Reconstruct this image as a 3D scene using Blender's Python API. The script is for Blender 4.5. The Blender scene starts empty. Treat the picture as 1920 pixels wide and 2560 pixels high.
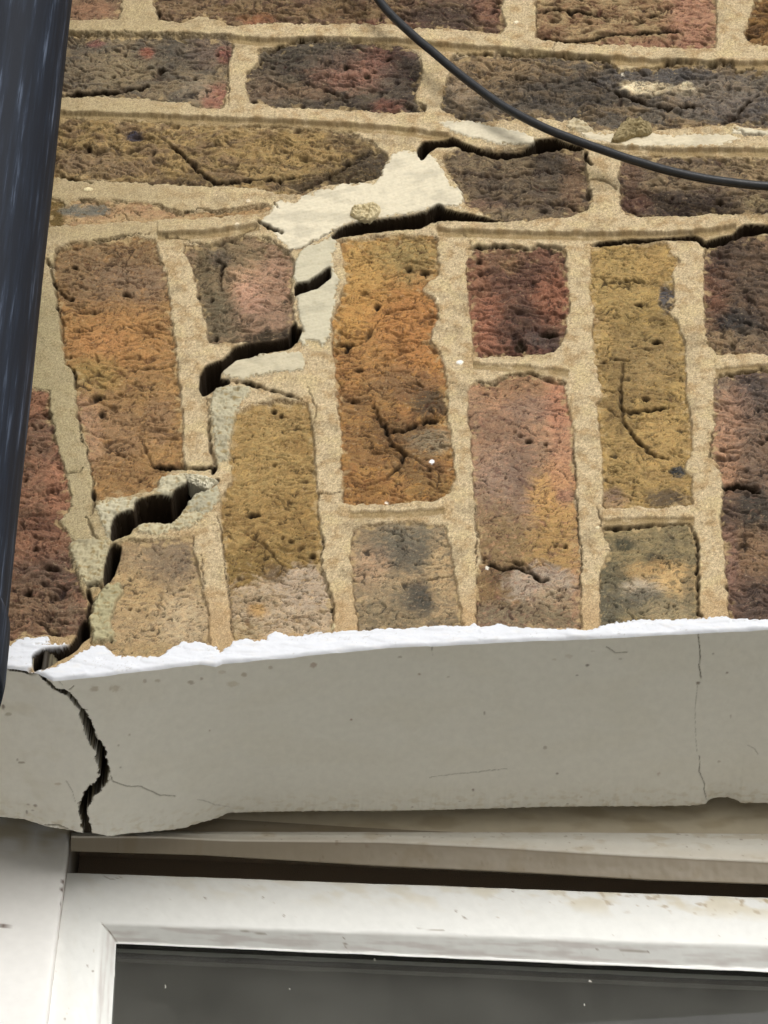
import bpy, math, random
import numpy as np

# ------------------------------------------------------------------ camera
SC = bpy.context.scene
FX, FY = 1659.0, 2212.0                 # frame units used for measuring the photograph
FOC = 9500.0                            # focal length in those units
DIST = 2.50
PITCH, ROLL = math.radians(48.0), math.radians(2.4)
W0 = np.array([0.0, 0.0, 3.40])
_r0 = np.array([1.0, 0, 0]); FW = np.array([0, math.cos(PITCH), math.sin(PITCH)])
_u0 = np.array([0, -math.sin(PITCH), math.cos(PITCH)])
RT = _r0*math.cos(ROLL) + _u0*math.sin(ROLL)
UP = -_r0*math.sin(ROLL) + _u0*math.cos(ROLL)
CAM = W0 - FW*DIST
cd = bpy.data.cameras.new('camera'); co = bpy.data.objects.new('camera', cd)
SC.collection.objects.link(co); SC.camera = co
from mathutils import Matrix, Vector
co.matrix_world = Matrix(((RT[0], UP[0], -FW[0], CAM[0]), (RT[1], UP[1], -FW[1], CAM[1]),
                          (RT[2], UP[2], -FW[2], CAM[2]), (0, 0, 0, 1)))
cd.sensor_fit = 'VERTICAL'; cd.sensor_height = 24; cd.lens = 24*FOC/FY
cd.clip_start = 0.05; cd.clip_end = 500

# ------------------------------------------------------------------ light: overcast daylight
SUN_EL, SUN_AZ = math.radians(24), math.radians(160)     # azimuth clockwise from +Y
w = bpy.data.worlds.new("World"); SC.world = w; w.use_nodes = True
nt = w.node_tree; bg = nt.nodes['Background']
sky = nt.nodes.new('ShaderNodeTexSky'); sky.sky_type = 'NISHITA'; sky.sun_disc = False
sky.sun_elevation = SUN_EL; sky.sun_rotation = SUN_AZ; sky.dust_density = 4; sky.air_density = 1.0
hs = nt.nodes.new('ShaderNodeHueSaturation'); hs.inputs['Saturation'].default_value = 0.16
nt.links.new(sky.outputs[0], hs.inputs['Color']); nt.links.new(hs.outputs[0], bg.inputs['Color'])
bg.inputs['Strength'].default_value = 0.15
sl = bpy.data.lights.new('sun', 'SUN'); sl.energy = 1.5; sl.angle = math.radians(30); sl.color = (1, 0.98, 0.945)
so = bpy.data.objects.new('sun', sl); SC.collection.objects.link(so)
sd_ = Vector((math.sin(SUN_AZ)*math.cos(SUN_EL), math.cos(SUN_AZ)*math.cos(SUN_EL), math.sin(SUN_EL)))
so.rotation_euler = sd_.to_track_quat('Z', 'Y').to_euler(); so.location = (0, -4, 8)
SC.view_settings.view_transform = 'Standard'; SC.view_settings.look = 'None'
SC.view_settings.exposure = -0.24; SC.view_settings.gamma = 1

# ------------------------------------------------------------------ measuring helpers
def project(P):
    d = P - CAM; z = d @ FW
    return 829.5 + FOC*(d @ RT)/z, 1106.0 - FOC*(d @ UP)/z
def on_plane(px, py, y0=0.0):
    px = np.asarray(px, float); py = np.asarray(py, float)
    d = FW + np.multiply.outer((px-829.5)/FOC, RT) + np.multiply.outer(-(py-1106.0)/FOC, UP)
    t = (y0 - CAM[1])/d[..., 1]
    return CAM + d*t[..., None]
def F(s): return np.array([[float(v) for v in p.split(',')] for p in s.split()])
def Z(n, s):
    a = F(s); col, row = (n-1) % 2, (n-1)//2
    if n <= 10: oy = row*400
    else: oy = 2080
    k = 1659/1920.
    return a*0.5 + np.array([col*829.5, oy*k])
def curve(pts, y0):
    """pixel polyline seen on the vertical plane y=y0 -> function z(x) in metres"""
    W = on_plane(pts[:, 0], pts[:, 1], y0)
    o = np.argsort(W[:, 0]); X, Zz = W[o, 0], W[o, 2]
    def f(x):
        x = np.asarray(x, float); r = np.interp(x, X, Zz)
        s0 = (Zz[1]-Zz[0])/(X[1]-X[0]); s1 = (Zz[-1]-Zz[-2])/(X[-1]-X[-2])
        r = np.where(x < X[0], Zz[0] + 0.5*s0*(x-X[0]), r)
        return np.where(x > X[-1], Zz[-1] + 0.5*s1*(x-X[-1]), r)
    return f

# ------------------------------------------------------------------ noise
_rng = np.random.RandomState(7)
_perm = np.tile(_rng.permutation(512), 3); _ang = _rng.rand(512)*2*np.pi
_gx, _gy = np.cos(_ang), np.sin(_ang)
def perlin(x, y, seed=0):
    x = x + seed*17.31; y = y + seed*9.73
    xi = np.floor(x).astype(int); yi = np.floor(y).astype(int); xf = x-xi; yf = y-yi
    u = xf*xf*xf*(xf*(xf*6-15)+10); v = yf*yf*yf*(yf*(yf*6-15)+10)
    def g(ix, iy, dx, dy):
        h = _perm[(_perm[ix & 511] + iy) & 511]
        return _gx[h]*dx + _gy[h]*dy
    a = g(xi, yi, xf, yf); b = g(xi+1, yi, xf-1, yf); c = g(xi, yi+1, xf, yf-1); d = g(xi+1, yi+1, xf-1, yf-1)
    return 1.5*((a + u*(b-a)) + v*((c + u*(d-c)) - (a + u*(b-a))))
def fbm(x, y, o=4, seed=0, g=0.5):
    r = 0; a = 1.; n = 0
    for i in range(o):
        r = r + a*perlin(x*2**i, y*2**i, seed+i*3); n += a; a *= g
    return r/n*1.3
def ss(a, b, x):
    t = np.clip((x-a)/(b-a), 0, 1); return t*t*(3-2*t)
def lin(c):
    c = np.asarray(c, float)/255.
    return np.where(c <= 0.04045, c/12.92, ((c+0.055)/1.055)**2.4)

def seg_dist(px, py, A, B):
    dx, dy = B-A; L = dx*dx+dy*dy + 1e-9
    t = np.clip(((px-A[0])*dx + (py-A[1])*dy)/L, 0, 1)
    return np.hypot(px-A[0]-t*dx, py-A[1]-t*dy), t
def poly_sd(px, py, P, margin=26):
    """signed distance (inside > 0) of a flat list of points; far points get -margin"""
    out = np.full(px.shape, -float(margin))
    m = (px > P[:, 0].min()-margin) & (px < P[:, 0].max()+margin) & (py > P[:, 1].min()-margin) & (py < P[:, 1].max()+margin)
    if not m.any(): return out
    x, y = px[m], py[m]; ins = np.zeros(x.shape, bool); d = np.full(x.shape, 1e9)
    n = len(P)
    for i in range(n):
        A, B = P[i], P[(i+1) % n]
        dd, _ = seg_dist(x, y, A, B); d = np.minimum(d, dd)
        if A[1] != B[1]:
            c = (A[1] > y) != (B[1] > y)
            ins ^= c & (x < (B[0]-A[0])*(y-A[1])/(B[1]-A[1]) + A[0])
    out[m] = np.where(ins, d, -np.minimum(d, margin))
    return out
def line_d(px, py, P, wd, margin=20):
    """distance to a polyline minus its (varying) half width; negative inside"""
    wd = np.broadcast_to(np.asarray(wd, float), (len(P),))
    out = np.full(px.shape, float(margin))
    m = (px > P[:, 0].min()-margin) & (px < P[:, 0].max()+margin) & (py > P[:, 1].min()-margin) & (py < P[:, 1].max()+margin)
    if not m.any(): return out
    x, y = px[m], py[m]; d = np.full(x.shape, float(margin))
    for i in range(len(P)-1):
        dd, t = seg_dist(x, y, P[i], P[i+1])
        d = np.minimum(d, dd - 0.5*(wd[i]*(1-t) + wd[i+1]*t))
    out[m] = d
    return out

# ------------------------------------------------------------------ materials
def mat(name, color=None, attr=False, rough=0.85, grain=(1800, 0.25), bump=(1200, 0.4, 0.0006), spec=0.3,
        coat=0.0, warm=None, bump2=None):
    m = bpy.data.materials.new(name); m.use_nodes = True; n = m.node_tree; b = n.nodes['Principled BSDF']
    b.inputs['Roughness'].default_value = rough; b.inputs['Specular IOR Level'].default_value = spec
    b.inputs['Coat Weight'].default_value = coat
    tc = n.nodes.new('ShaderNodeTexCoord')
    if attr:
        c = n.nodes.new('ShaderNodeAttribute'); c.attribute_name = 'tone'; src = c.outputs['Color']
    else:
        c = n.nodes.new('ShaderNodeRGB'); c.outputs[0].default_value = (*color, 1); src = c.outputs[0]
    nz = n.nodes.new('ShaderNodeTexNoise'); nz.inputs['Scale'].default_value = grain[0]; nz.inputs['Detail'].default_value = 3
    n.links.new(tc.outputs['Object'], nz.inputs['Vector'])
    mr = n.nodes.new('ShaderNodeMapRange'); mr.inputs['From Min'].default_value = 0.3; mr.inputs['From Max'].default_value = 0.7
    mr.inputs['To Min'].default_value = 1-grain[1]; mr.inputs['To Max'].default_value = 1+grain[1]
    n.links.new(nz.outputs['Fac'], mr.inputs['Value'])
    mx = n.nodes.new('ShaderNodeVectorMath'); mx.operation = 'SCALE'
    n.links.new(src, mx.inputs[0]); n.links.new(mr.outputs[0], mx.inputs['Scale'])
    n.links.new(mx.outputs[0], b.inputs['Base Color'])
    bz = n.nodes.new('ShaderNodeTexNoise'); bz.inputs['Scale'].default_value = bump[0]; bz.inputs['Detail'].default_value = 4
    n.links.new(tc.outputs['Object'], bz.inputs['Vector'])
    bp = n.nodes.new('ShaderNodeBump'); bp.inputs['Strength'].default_value = bump[1]; bp.inputs['Distance'].default_value = bump[2]
    n.links.new(bz.outputs['Fac'], bp.inputs['Height']); n.links.new(bp.outputs[0], b.inputs['Normal'])
    return m
M_BRICK = mat('fired_brick', attr=True, rough=0.9, grain=(1500, 0.16), bump=(1300, 0.7, 0.0008), spec=0.2)
M_MORTAR = mat('sandy_mortar', attr=True, rough=0.95, grain=(1900, 0.22), bump=(1700, 0.9, 0.0008), spec=0.15)
M_REPAIR = mat('pale_repair_mortar', attr=True, rough=0.9, grain=(500, 0.05), bump=(700, 0.35, 0.0006), spec=0.2)
M_PAINT = mat('masonry_paint', attr=True, rough=0.62, grain=(220, 0.03), bump=(260, 0.25, 0.0012), spec=0.35)
M_GLOSS = mat('white_gloss_paint', attr=True, rough=0.42, grain=(160, 0.025), bump=(90, 0.18, 0.0014), spec=0.4)
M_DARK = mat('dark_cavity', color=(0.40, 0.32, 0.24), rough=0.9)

COL = SC.collection
def link(name, me, m, parent=None, label=None):
    o = bpy.data.objects.new(name, me); COL.objects.link(o)
    if m: me.materials.append(m)
    if parent: o.parent = parent
    if label: o['label'] = label
    return o
def thing(name, label, cat, loc=(0, 0, 0), group=None):
    o = bpy.data.objects.new(name, None); COL.objects.link(o); o.location = loc; o.empty_display_size = 0.05
    o['label'] = label; o['category'] = cat
    if group: o['group'] = group
    return o
def mesh_np(name, V, Q, C=None, smooth=True):
    me = bpy.data.meshes.new(name); nv, nq = len(V), len(Q); k = Q.shape[1]
    me.vertices.add(nv); me.vertices.foreach_set('co', np.ascontiguousarray(V, dtype=np.float32).ravel())
    me.loops.add(nq*k); me.loops.foreach_set('vertex_index', np.ascontiguousarray(Q, dtype=np.int32).ravel())
    me.polygons.add(nq); me.polygons.foreach_set('loop_start', np.arange(0, nq*k, k, dtype=np.int32))
    try: me.polygons.foreach_set('loop_total', np.full(nq, k, dtype=np.int32))
    except Exception: pass
    me.polygons.foreach_set('use_smooth', np.full(nq, smooth, dtype=bool))
    me.update(calc_edges=True)
    if C is not None:
        a = me.attributes.new('tone', 'FLOAT_COLOR', 'POINT')
        a.data.foreach_set('color', np.ascontiguousarray(np.concatenate([C, np.ones((nv, 1))], 1), dtype=np.float32).ravel())
    me.validate()
    return me
def grid_quads(ni, nj):
    i, j = np.meshgrid(np.arange(ni-1), np.arange(nj-1), indexing='ij')
    a = i*nj+j
    return np.stack([a, a+nj, a+nj+1, a+1], -1).reshape(-1, 4)
def submesh(name, V, Q, C, skirt=0.0):
    """mesh of some quads of the grid, with a rim carried back into the wall"""
    idx, inv = np.unique(Q, return_inverse=True); inv = inv.reshape(Q.shape)
    v = V[idx]; c = C[idx]
    if skirt:
        e = np.concatenate([inv[:, [0, 1]], inv[:, [1, 2]], inv[:, [2, 3]], inv[:, [3, 0]]])
        key = np.sort(e, 1); kk = key[:, 0].astype(np.int64)*len(idx) + key[:, 1]
        _, first, cnt = np.unique(kk, return_index=True, return_counts=True)
        be = e[first[cnt == 1]]
        low = idx % NZ < 5; be = be[~(low[be[:, 0]] | low[be[:, 1]])]
        bi, binv = np.unique(be, return_inverse=True); binv = binv.reshape(be.shape)
        bv = v[bi].copy(); bv[:, 1] = skirt
        n0 = len(v); v = np.concatenate([v, bv]); c = np.concatenate([c, c[bi]])
        inv = np.concatenate([inv, np.stack([be[:, 1], be[:, 0], binv[:, 0]+n0, binv[:, 1]+n0], 1)])
    return mesh_np(name, v, inv, c)
# ------------------------------------------------------------------ the wall: traced outlines
# (label, outline, main tone, second tone, dark tone, roughness mm, blotches "x,y,rx,ry:r,g,b:strength ...")
BR = [
 ('weathered brown brick at the top beside the pipe', F('120,-80 268,-80 262,20 255,42 180,46 110,42'), (148,110,84), (122,96,74), (84,62,50), .8, '200,20,40,15:165,110,85:.5'),
 ('long dark purple-brown brick cut off by the top edge', F('330,-80 332,15 345,44 380,49 405,50 430,36 465,40 480,46 505,58 560,53 600,50 700,54 830,53 905,62 1000,66 1080,75 1094,55 1085,20 1088,-80'),
   (112,82,66), (128,102,72), (62,46,42), 1.5, '400,20,50,25:140,112,82:.7 660,22,200,14:138,108,70:.6 555,40,30,10:165,90,55:.6 960,35,70,25:72,58,54:.8 1060,20,30,25:150,92,80:.5 820,50,60,8:150,84,76:.5'),
 ('creased straw-coloured brick with a pink right end', F('1160,-80 1160,20 1156,80 1180,88 1240,97 1330,98 1480,106 1545,105 1548,20 1548,-80'),
   (160,132,92), (146,112,78), (86,50,42), 1.1, '1500,30,45,70:176,116,98:.8 1440,96,110,10:150,90,80:.6 1190,70,30,15:125,84,64:.6'),
 ('orange-brown brick cut off at the top right corner', F('1640,-80 1634,0 1618,40 1607,75 1622,97 1760,114 1760,-80'), (138,96,44), (110,74,40), (60,40,26), 1.2, ''),
 ('grey-brown pitted brick with one black hole beside the pipe', F('40,62 150,76 300,78 400,77 500,80 504,105 492,150 490,190 482,232 455,237 400,225 320,215 230,210 150,212 40,205'),
   (130,112,86), (104,94,80), (72,60,54), 1.1, '380,115,60,30:88,82,74:.7 460,110,40,25:120,96,86:.6 318,112,12,10:156,70,66:.9 207,92,15,6:140,66,78:.7 485,115,14,14:140,66,68:.8 470,210,28,22:168,92,86:.75 420,190,25,20:160,142,118:.6 240,150,70,28:150,130,96:.7 170,150,40,30:112,98,82:.5'),
 ('charcoal brick with pink patch and two black holes', F('532,165 550,142 563,128 556,108 600,97 650,88 740,87 830,96 880,101 905,118 912,150 905,190 893,215 915,232 910,242 870,245 830,249 790,240 720,237 640,236 600,235 560,228 538,218 530,190'),
   (100,88,72), (84,72,62), (50,42,40), 1.3, '760,150,70,32:160,104,92:.8 820,120,30,20:150,90,84:.7 560,190,40,30:128,104,84:.6 650,195,60,12:150,112,84:.45 690,120,80,25:84,78,68:.7 870,160,40,50:74,62,60:.6 842,230,30,14:140,70,66:.6 880,110,30,10:130,92,88:.5'),
 ('long slate-grey brick with chalky white splashes', F('972,128 985,120 1030,118 1100,117 1180,120 1250,124 1320,134 1340,150 1400,148 1455,141 1580,139 1600,148 1760,150 1760,296 1659,278 1580,272 1500,277 1430,282 1350,285 1280,282 1262,258 1240,250 1215,262 1170,258 1080,262 1015,266 980,252 952,235 955,210 968,165'),
   (104,94,82), (140,116,86), (58,54,54), 1.5, '1060,150,110,30:150,120,84:.8 1020,230,60,22:110,96,82:.6 1230,200,120,40:74,66,60:.7 1440,165,120,18:88,86,88:.8 1400,188,45,9:232,212,172:1.2 1365,182,20,7:236,218,180:1.1 1482,187,14,9:240,222,180:1.1 1450,192,60,10:190,172,138:.7 1600,230,60,30:84,80,84:.7 1560,195,70,25:140,126,112:.5 1510,225,90,18:122,110,102:.5 1000,195,25,35:165,140,112:.7 1560,278,90,10:130,98,70:.6'),
 ('long mustard brick with sooty right end beside the pale patch', F('40,245 125,255 200,257 350,265 500,270 650,275 760,287 800,305 838,335 838,360 820,386 780,396 700,401 655,422 600,421 560,408 475,405 400,400 350,398 300,395 250,392 120,386 40,382'),
   (158,128,76), (134,106,74), (66,52,40), 1.4, '290,292,14,9:58,56,72:1.3 800,350,50,35:82,70,56:1 745,385,60,20:86,72,50:.9 680,400,60,12:78,64,46:.8 350,395,90,9:84,60,44:.8 640,320,100,30:170,136,74:.7 740,300,40,18:100,82,66:.6 200,350,70,25:134,108,82:.7 440,390,60,12:96,76,52:.7'),
 ('dark grey-brown creased brick beside the white patch', F('955,350 962,335 985,325 1030,322 1100,325 1180,322 1240,322 1258,332 1265,350 1268,385 1275,420 1282,437 1266,455 1220,473 1180,474 1140,478 1090,475 1055,469 1010,446 1000,430 985,395 968,375'),
   (116,96,74), (96,80,68), (58,48,44), 1.2, '1060,350,90,14:134,114,84:.6 1190,365,30,25:84,76,70:.7 1030,445,40,12:130,94,78:.6 1150,400,100,18:98,84,68:.6 1240,400,20,50:134,98,74:.6 1100,460,70,10:140,120,90:.5'),
 ('dark brick under the cable at the right edge', F('1342,342 1400,338 1450,337 1560,340 1760,348 1760,466 1659,462 1560,463 1455,468 1400,468 1350,465 1337,445 1342,420 1338,380'),
   (128,106,80), (104,86,72), (56,44,42), 1.3, '1450,440,110,22:70,58,52:.9 1360,370,25,25:108,72,66:.6 1640,380,40,25:160,132,92:.7 1640,435,25,12:160,140,96:.6 1500,375,80,18:140,118,88:.6 1370,435,30,25:112,68,60:.6'),
 ('narrow tan slip of brick smeared with mortar', F('104,425 137,435 142,444 155,434 200,432 250,434 340,440 366,452 400,461 440,459 500,452 560,444 586,446 585,456 560,464 480,469 400,474 300,478 200,484 150,487 104,490'),
   (182,148,104), (170,130,92), (120,96,62), .5, '122,440,17,50:112,88,36:1.2 185,452,42,11:116,114,104:1.1 340,450,50,14:168,124,92:.6 500,456,60,8:150,112,66:.8'),
 ('red voussoir half hidden by the drainpipe', F('-90,836 65,841 105,844 107,891 130,981 145,1041 155,1091 130,1125 150,1155 160,1172 155,1202 172,1262 190,1302 188,1337 185,1364 150,1380 100,1374 50,1372 10,1390 -90,1395'),
   (150,100,78), (128,90,70), (74,50,44), 1.2, '90,880,20,30:168,108,84:.8 90,940,30,35:122,90,72:.8 130,1060,25,60:162,100,78:.8 110,1130,50,20:110,66,54:.7 110,1240,70,50:104,80,68:.9 60,1320,60,50:128,98,74:.8 150,1330,40,30:122,100,80:.7 80,1180,50,25:148,94,74:.5'),
 ('tall orange-brown voussoir beside the drainpipe', F('120,540 150,527 200,521 275,512 335,516 342,546 360,596 366,640 372,696 382,761 386,820 393,891 397,991 402,1013 370,1016 340,1050 325,1062 300,1068 210,1080 204,1060 200,1041 190,971 178,935 170,901 163,841 162,796 140,784 132,716 127,666 117,596'),
   (168,122,66), (152,110,66), (92,66,46), 1.0, '200,570,80,50:138,108,76:.9 300,600,70,40:136,108,86:.85 300,545,50,25:130,100,68:.8 210,640,60,30:132,104,78:.6 240,735,100,60:180,120,58:.75 215,738,50,22:190,122,66:.5 200,810,50,30:158,128,62:.8 320,880,60,60:162,120,68:.6 230,940,60,60:150,112,80:.8 175,890,14,40:158,118,96:.7 200,930,16,60:188,142,112:.5 280,1030,70,35:150,108,62:.7 345,905,25,40:150,112,84:.6'),
 ('pink-centred half voussoir above the crack', F('395,545 400,531 450,528 490,512 525,508 560,512 600,530 625,546 635,571 627,626 637,686 637,712 645,740 620,752 575,752 545,750 530,740 505,745 460,742 450,741 445,706 430,646 418,586'),
   (138,110,82), (152,118,92), (84,72,56), 1.0, '530,590,45,45:196,150,118:.9 540,640,30,30:196,140,122:.7 600,600,35,50:168,124,104:.8 455,600,35,60:112,98,70:.8 470,690,40,45:104,94,72:.8 500,545,60,25:120,104,74:.8 475,555,20,15:84,76,70:.7 580,690,50,30:160,120,104:.6 590,738,55,22:62,50,36:1.3 627,735,22,22:60,48,38:1.2 630,690,12,20:120,100,84:.5'),
 ('mustard voussoir with a mortar-smeared foot', F('505,905 520,889 550,873 600,866 665,871 676,931 680,991 685,1061 688,1100 692,1127 696,1167 692,1222 715,1287 718,1330 720,1368 590,1372 505,1385 503,1337 495,1262 480,1162 475,1087 484,1061 503,1041 495,1001 498,951'),
   (168,134,72), (150,114,58), (96,74,44), .9, '600,900,60,30:172,138,80:.6 560,1020,60,80:174,140,76:.6 550,1230,70,40:134,104,46:.9 620,1110,70,40:152,116,58:.7 645,1185,40,40:140,108,50:.6 625,1330,125,72:186,162,134:1.5 660,1270,55,40:180,158,136:1.4 550,1300,45,20:170,146,116:1.2 555,1315,14,12:188,140,76:.9 590,1235,20,16:104,80,56:.8 520,1360,40,20:172,148,108:.8'),
 ('tan half voussoir right of the open crack', F('250,1182 258,1167 350,1167 415,1159 425,1212 435,1262 450,1317 453,1395 430,1402 350,1422 250,1414 196,1392 192,1337 200,1287 225,1257 245,1227'),
   (180,150,106), (164,134,94), (110,92,74), .6, '370,1210,50,40:122,104,90:.85 320,1200,50,25:150,126,96:.6 355,1255,35,30:134,112,88:.7 300,1290,60,40:186,152,100:.6 400,1340,50,50:190,166,130:.9 280,1350,50,40:178,150,110:.5 300,1405,120,14:170,142,96:.7'),
 ('tall orange voussoir with a forked crack and white paint drop', F('735,522 800,512 870,506 940,510 947,545 948,595 928,610 912,628 940,645 948,690 933,712 928,735 950,762 962,800 968,860 965,905 975,940 978,985 985,1030 975,1065 940,1082 850,1088 760,1092 742,1085 738,1000 735,920 730,880 726,830 718,740 718,690 740,630 748,600 740,560'),
   (178,124,54), (164,106,52), (88,60,38), 1.0, '790,570,60,60:186,140,64:.9 900,560,50,40:152,128,74:.8 870,540,60,25:160,136,76:.6 780,680,60,50:190,134,54:.8 890,720,70,80:178,110,50:.9 800,800,60,60:166,114,58:.6 760,870,30,20:122,88,60:.6 870,830,60,30:112,86,66:.6 930,870,35,25:84,70,56:.9 800,940,60,60:134,94,52:.8 930,950,40,25:150,138,112:.9 900,1000,50,30:112,84,56:.7 780,1060,50,25:148,98,46:.8 930,1050,45,25:130,98,52:.7 870,930,50,25:90,68,48:.6'),
 ('smoke-blotched tan half voussoir', F('762,1142 790,1136 840,1130 900,1128 962,1136 968,1165 976,1200 985,1260 1000,1350 775,1364 764,1280 757,1200'),
   (172,144,106), (150,124,92), (92,84,72), .7, '875,1185,65,38:100,94,82:.95 880,1150,60,18:120,112,94:.7 905,1290,38,28:82,78,70:1 820,1290,45,35:150,132,104:.5 800,1220,35,30:186,146,116:.6 950,1230,22,50:190,158,112:.7 800,1330,70,25:132,116,88:.7 900,1345,90,16:130,112,84:.7'),
 ('square red-black half voussoir', F('1014,555 1030,537 1080,532 1110,534 1150,545 1160,534 1182,531 1220,541 1226,596 1231,656 1222,716 1212,748 1190,762 1150,769 1080,771 1030,774 1022,761 1017,706 1012,646 1005,571'),
   (134,88,70), (120,76,64), (60,42,38), 1.7, '1080,560,50,25:134,100,74:.6 1120,610,60,40:100,66,58:.7 1200,640,35,40:160,90,72:.8 1050,700,40,50:164,94,76:.85 1030,610,20,40:150,94,72:.7 1120,700,40,40:80,58,52:.8 1180,740,35,25:84,74,72:.8 1150,760,60,12:92,44,38:.7 1100,570,15,12:158,120,78:.6'),
 ('tall pink-brown voussoir turning ochre towards its foot', F('1010,846 1025,826 1060,831 1078,815 1100,809 1145,806 1185,815 1220,829 1230,891 1242,941 1235,981 1245,1041 1240,1076 1245,1112 1252,1187 1254,1237 1255,1356 1130,1360 1030,1360 1030,1237 1040,1202 1030,1137 1027,1087 1022,1041 1017,941 1012,891'),
   (178,128,98), (164,124,96), (96,70,60), .8, '1120,830,70,25:150,108,74:.7 1060,920,50,30:130,98,80:.7 1210,870,30,50:186,116,92:.8 1140,880,40,25:140,110,98:.6 1130,1010,90,50:170,132,106:.6 1080,1070,60,80:152,122,106:.9 1130,1000,30,60:118,92,80:.6 1200,1080,45,60:190,140,74:1 1225,1068,16,14:136,94,84:.9 1110,1180,60,50:142,116,76:.9 1060,1160,50,70:140,112,72:.7 1200,1180,50,60:172,132,68:.9 1070,1270,70,35:124,96,58:.9 1130,1240,60,20:84,64,46:.6 1170,1260,60,35:172,152,134:1.1 1200,1300,40,30:160,136,104:.8 1100,1330,90,25:126,112,88:.9 1200,1340,60,20:128,112,84:.8 1215,1010,25,50:194,128,98:.6'),
 ('tall yellow-ochre voussoir with a branching crack', F('1275,542 1283,532 1310,528 1380,523 1440,526 1447,546 1470,562 1452,596 1457,646 1450,676 1466,696 1470,720 1480,741 1482,841 1492,906 1497,971 1478,1016 1495,1031 1495,1090 1430,1099 1380,1097 1305,1099 1302,1041 1297,931 1287,876 1303,856 1292,816 1282,756 1280,716 1283,666 1272,626 1277,571'),
   (172,138,72), (150,118,64), (92,74,46), .9, '1330,620,60,50:176,144,78:.6 1420,570,40,25:180,140,72:.5 1440,645,14,24:86,86,94:1.2 1395,700,50,40:140,114,60:.6 1340,850,30,90:132,104,60:.7 1400,780,60,50:146,118,72:.7 1430,960,50,60:178,140,76:.6 1340,1000,50,50:166,132,72:.5 1440,1075,35,18:90,76,64:.9 1325,1065,15,12:98,80,60:.9 1465,1015,14,10:60,66,72:1.1 1320,1080,30,20:156,120,104:.6 1300,730,20,30:186,150,84:.5 1270,690,20,10:130,80,70:.5'),
 ('olive-grey half voussoir framed by a thin black crack', F('1299,1137 1330,1142 1400,1137 1490,1132 1504,1167 1507,1237 1507,1345 1370,1352 1295,1356 1296,1237 1316,1187'),
   (142,124,84), (126,112,80), (78,72,58), .7, '1345,1172,16,12:70,70,54:.9 1415,1208,18,12:66,64,52:.9 1340,1240,50,20:94,90,70:.8 1430,1235,60,20:190,148,88:.9 1460,1265,40,30:204,164,104:.9 1385,1275,35,20:176,160,138:1 1400,1300,60,20:100,96,82:.9 1310,1310,30,40:98,94,78:.9 1450,1320,50,25:164,144,106:.7 1490,1270,12,40:104,96,78:.6'),
 ('dark purple-brown half voussoir at the right edge', F('1519,556 1530,531 1555,520 1580,511 1660,509 1760,509 1760,770 1659,769 1600,764 1550,766 1530,741 1522,706 1520,646'),
   (112,86,68), (132,98,74), (58,50,48), 1.4, '1545,600,28,60:128,76,64:.8 1600,580,60,50:92,74,62:.7 1600,700,45,30:64,60,58:1 1640,640,40,40:88,72,62:.6 1560,740,40,20:150,120,86:.8 1630,740,40,25:126,106,84:.6 1560,540,40,20:86,70,60:.7'),
 ('tall dark voussoir with a pink stripe at the right edge', F('1540,836 1555,812 1600,803 1659,797 1760,792 1760,1352 1575,1350 1572,1320 1570,1267 1565,1187 1555,1137 1560,1087 1562,1051 1555,1018 1538,991 1536,960 1544,930 1542,891'),
   (132,98,78), (112,86,72), (64,54,50), 1.2, '1560,840,20,40:146,122,104:.7 1625,850,40,40:88,78,76:.9 1575,960,28,80:186,132,102:.9 1590,900,30,50:160,118,100:.6 1640,980,40,80:122,98,84:.6 1630,1100,60,40:74,66,58:1 1575,1120,20,40:104,76,66:.6 1620,1200,50,50:138,104,76:.8 1590,1280,30,50:110,76,68:.7 1640,1300,40,40:86,70,66:.8 1575,1200,16,50:146,104,96:.6'),
]
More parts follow.
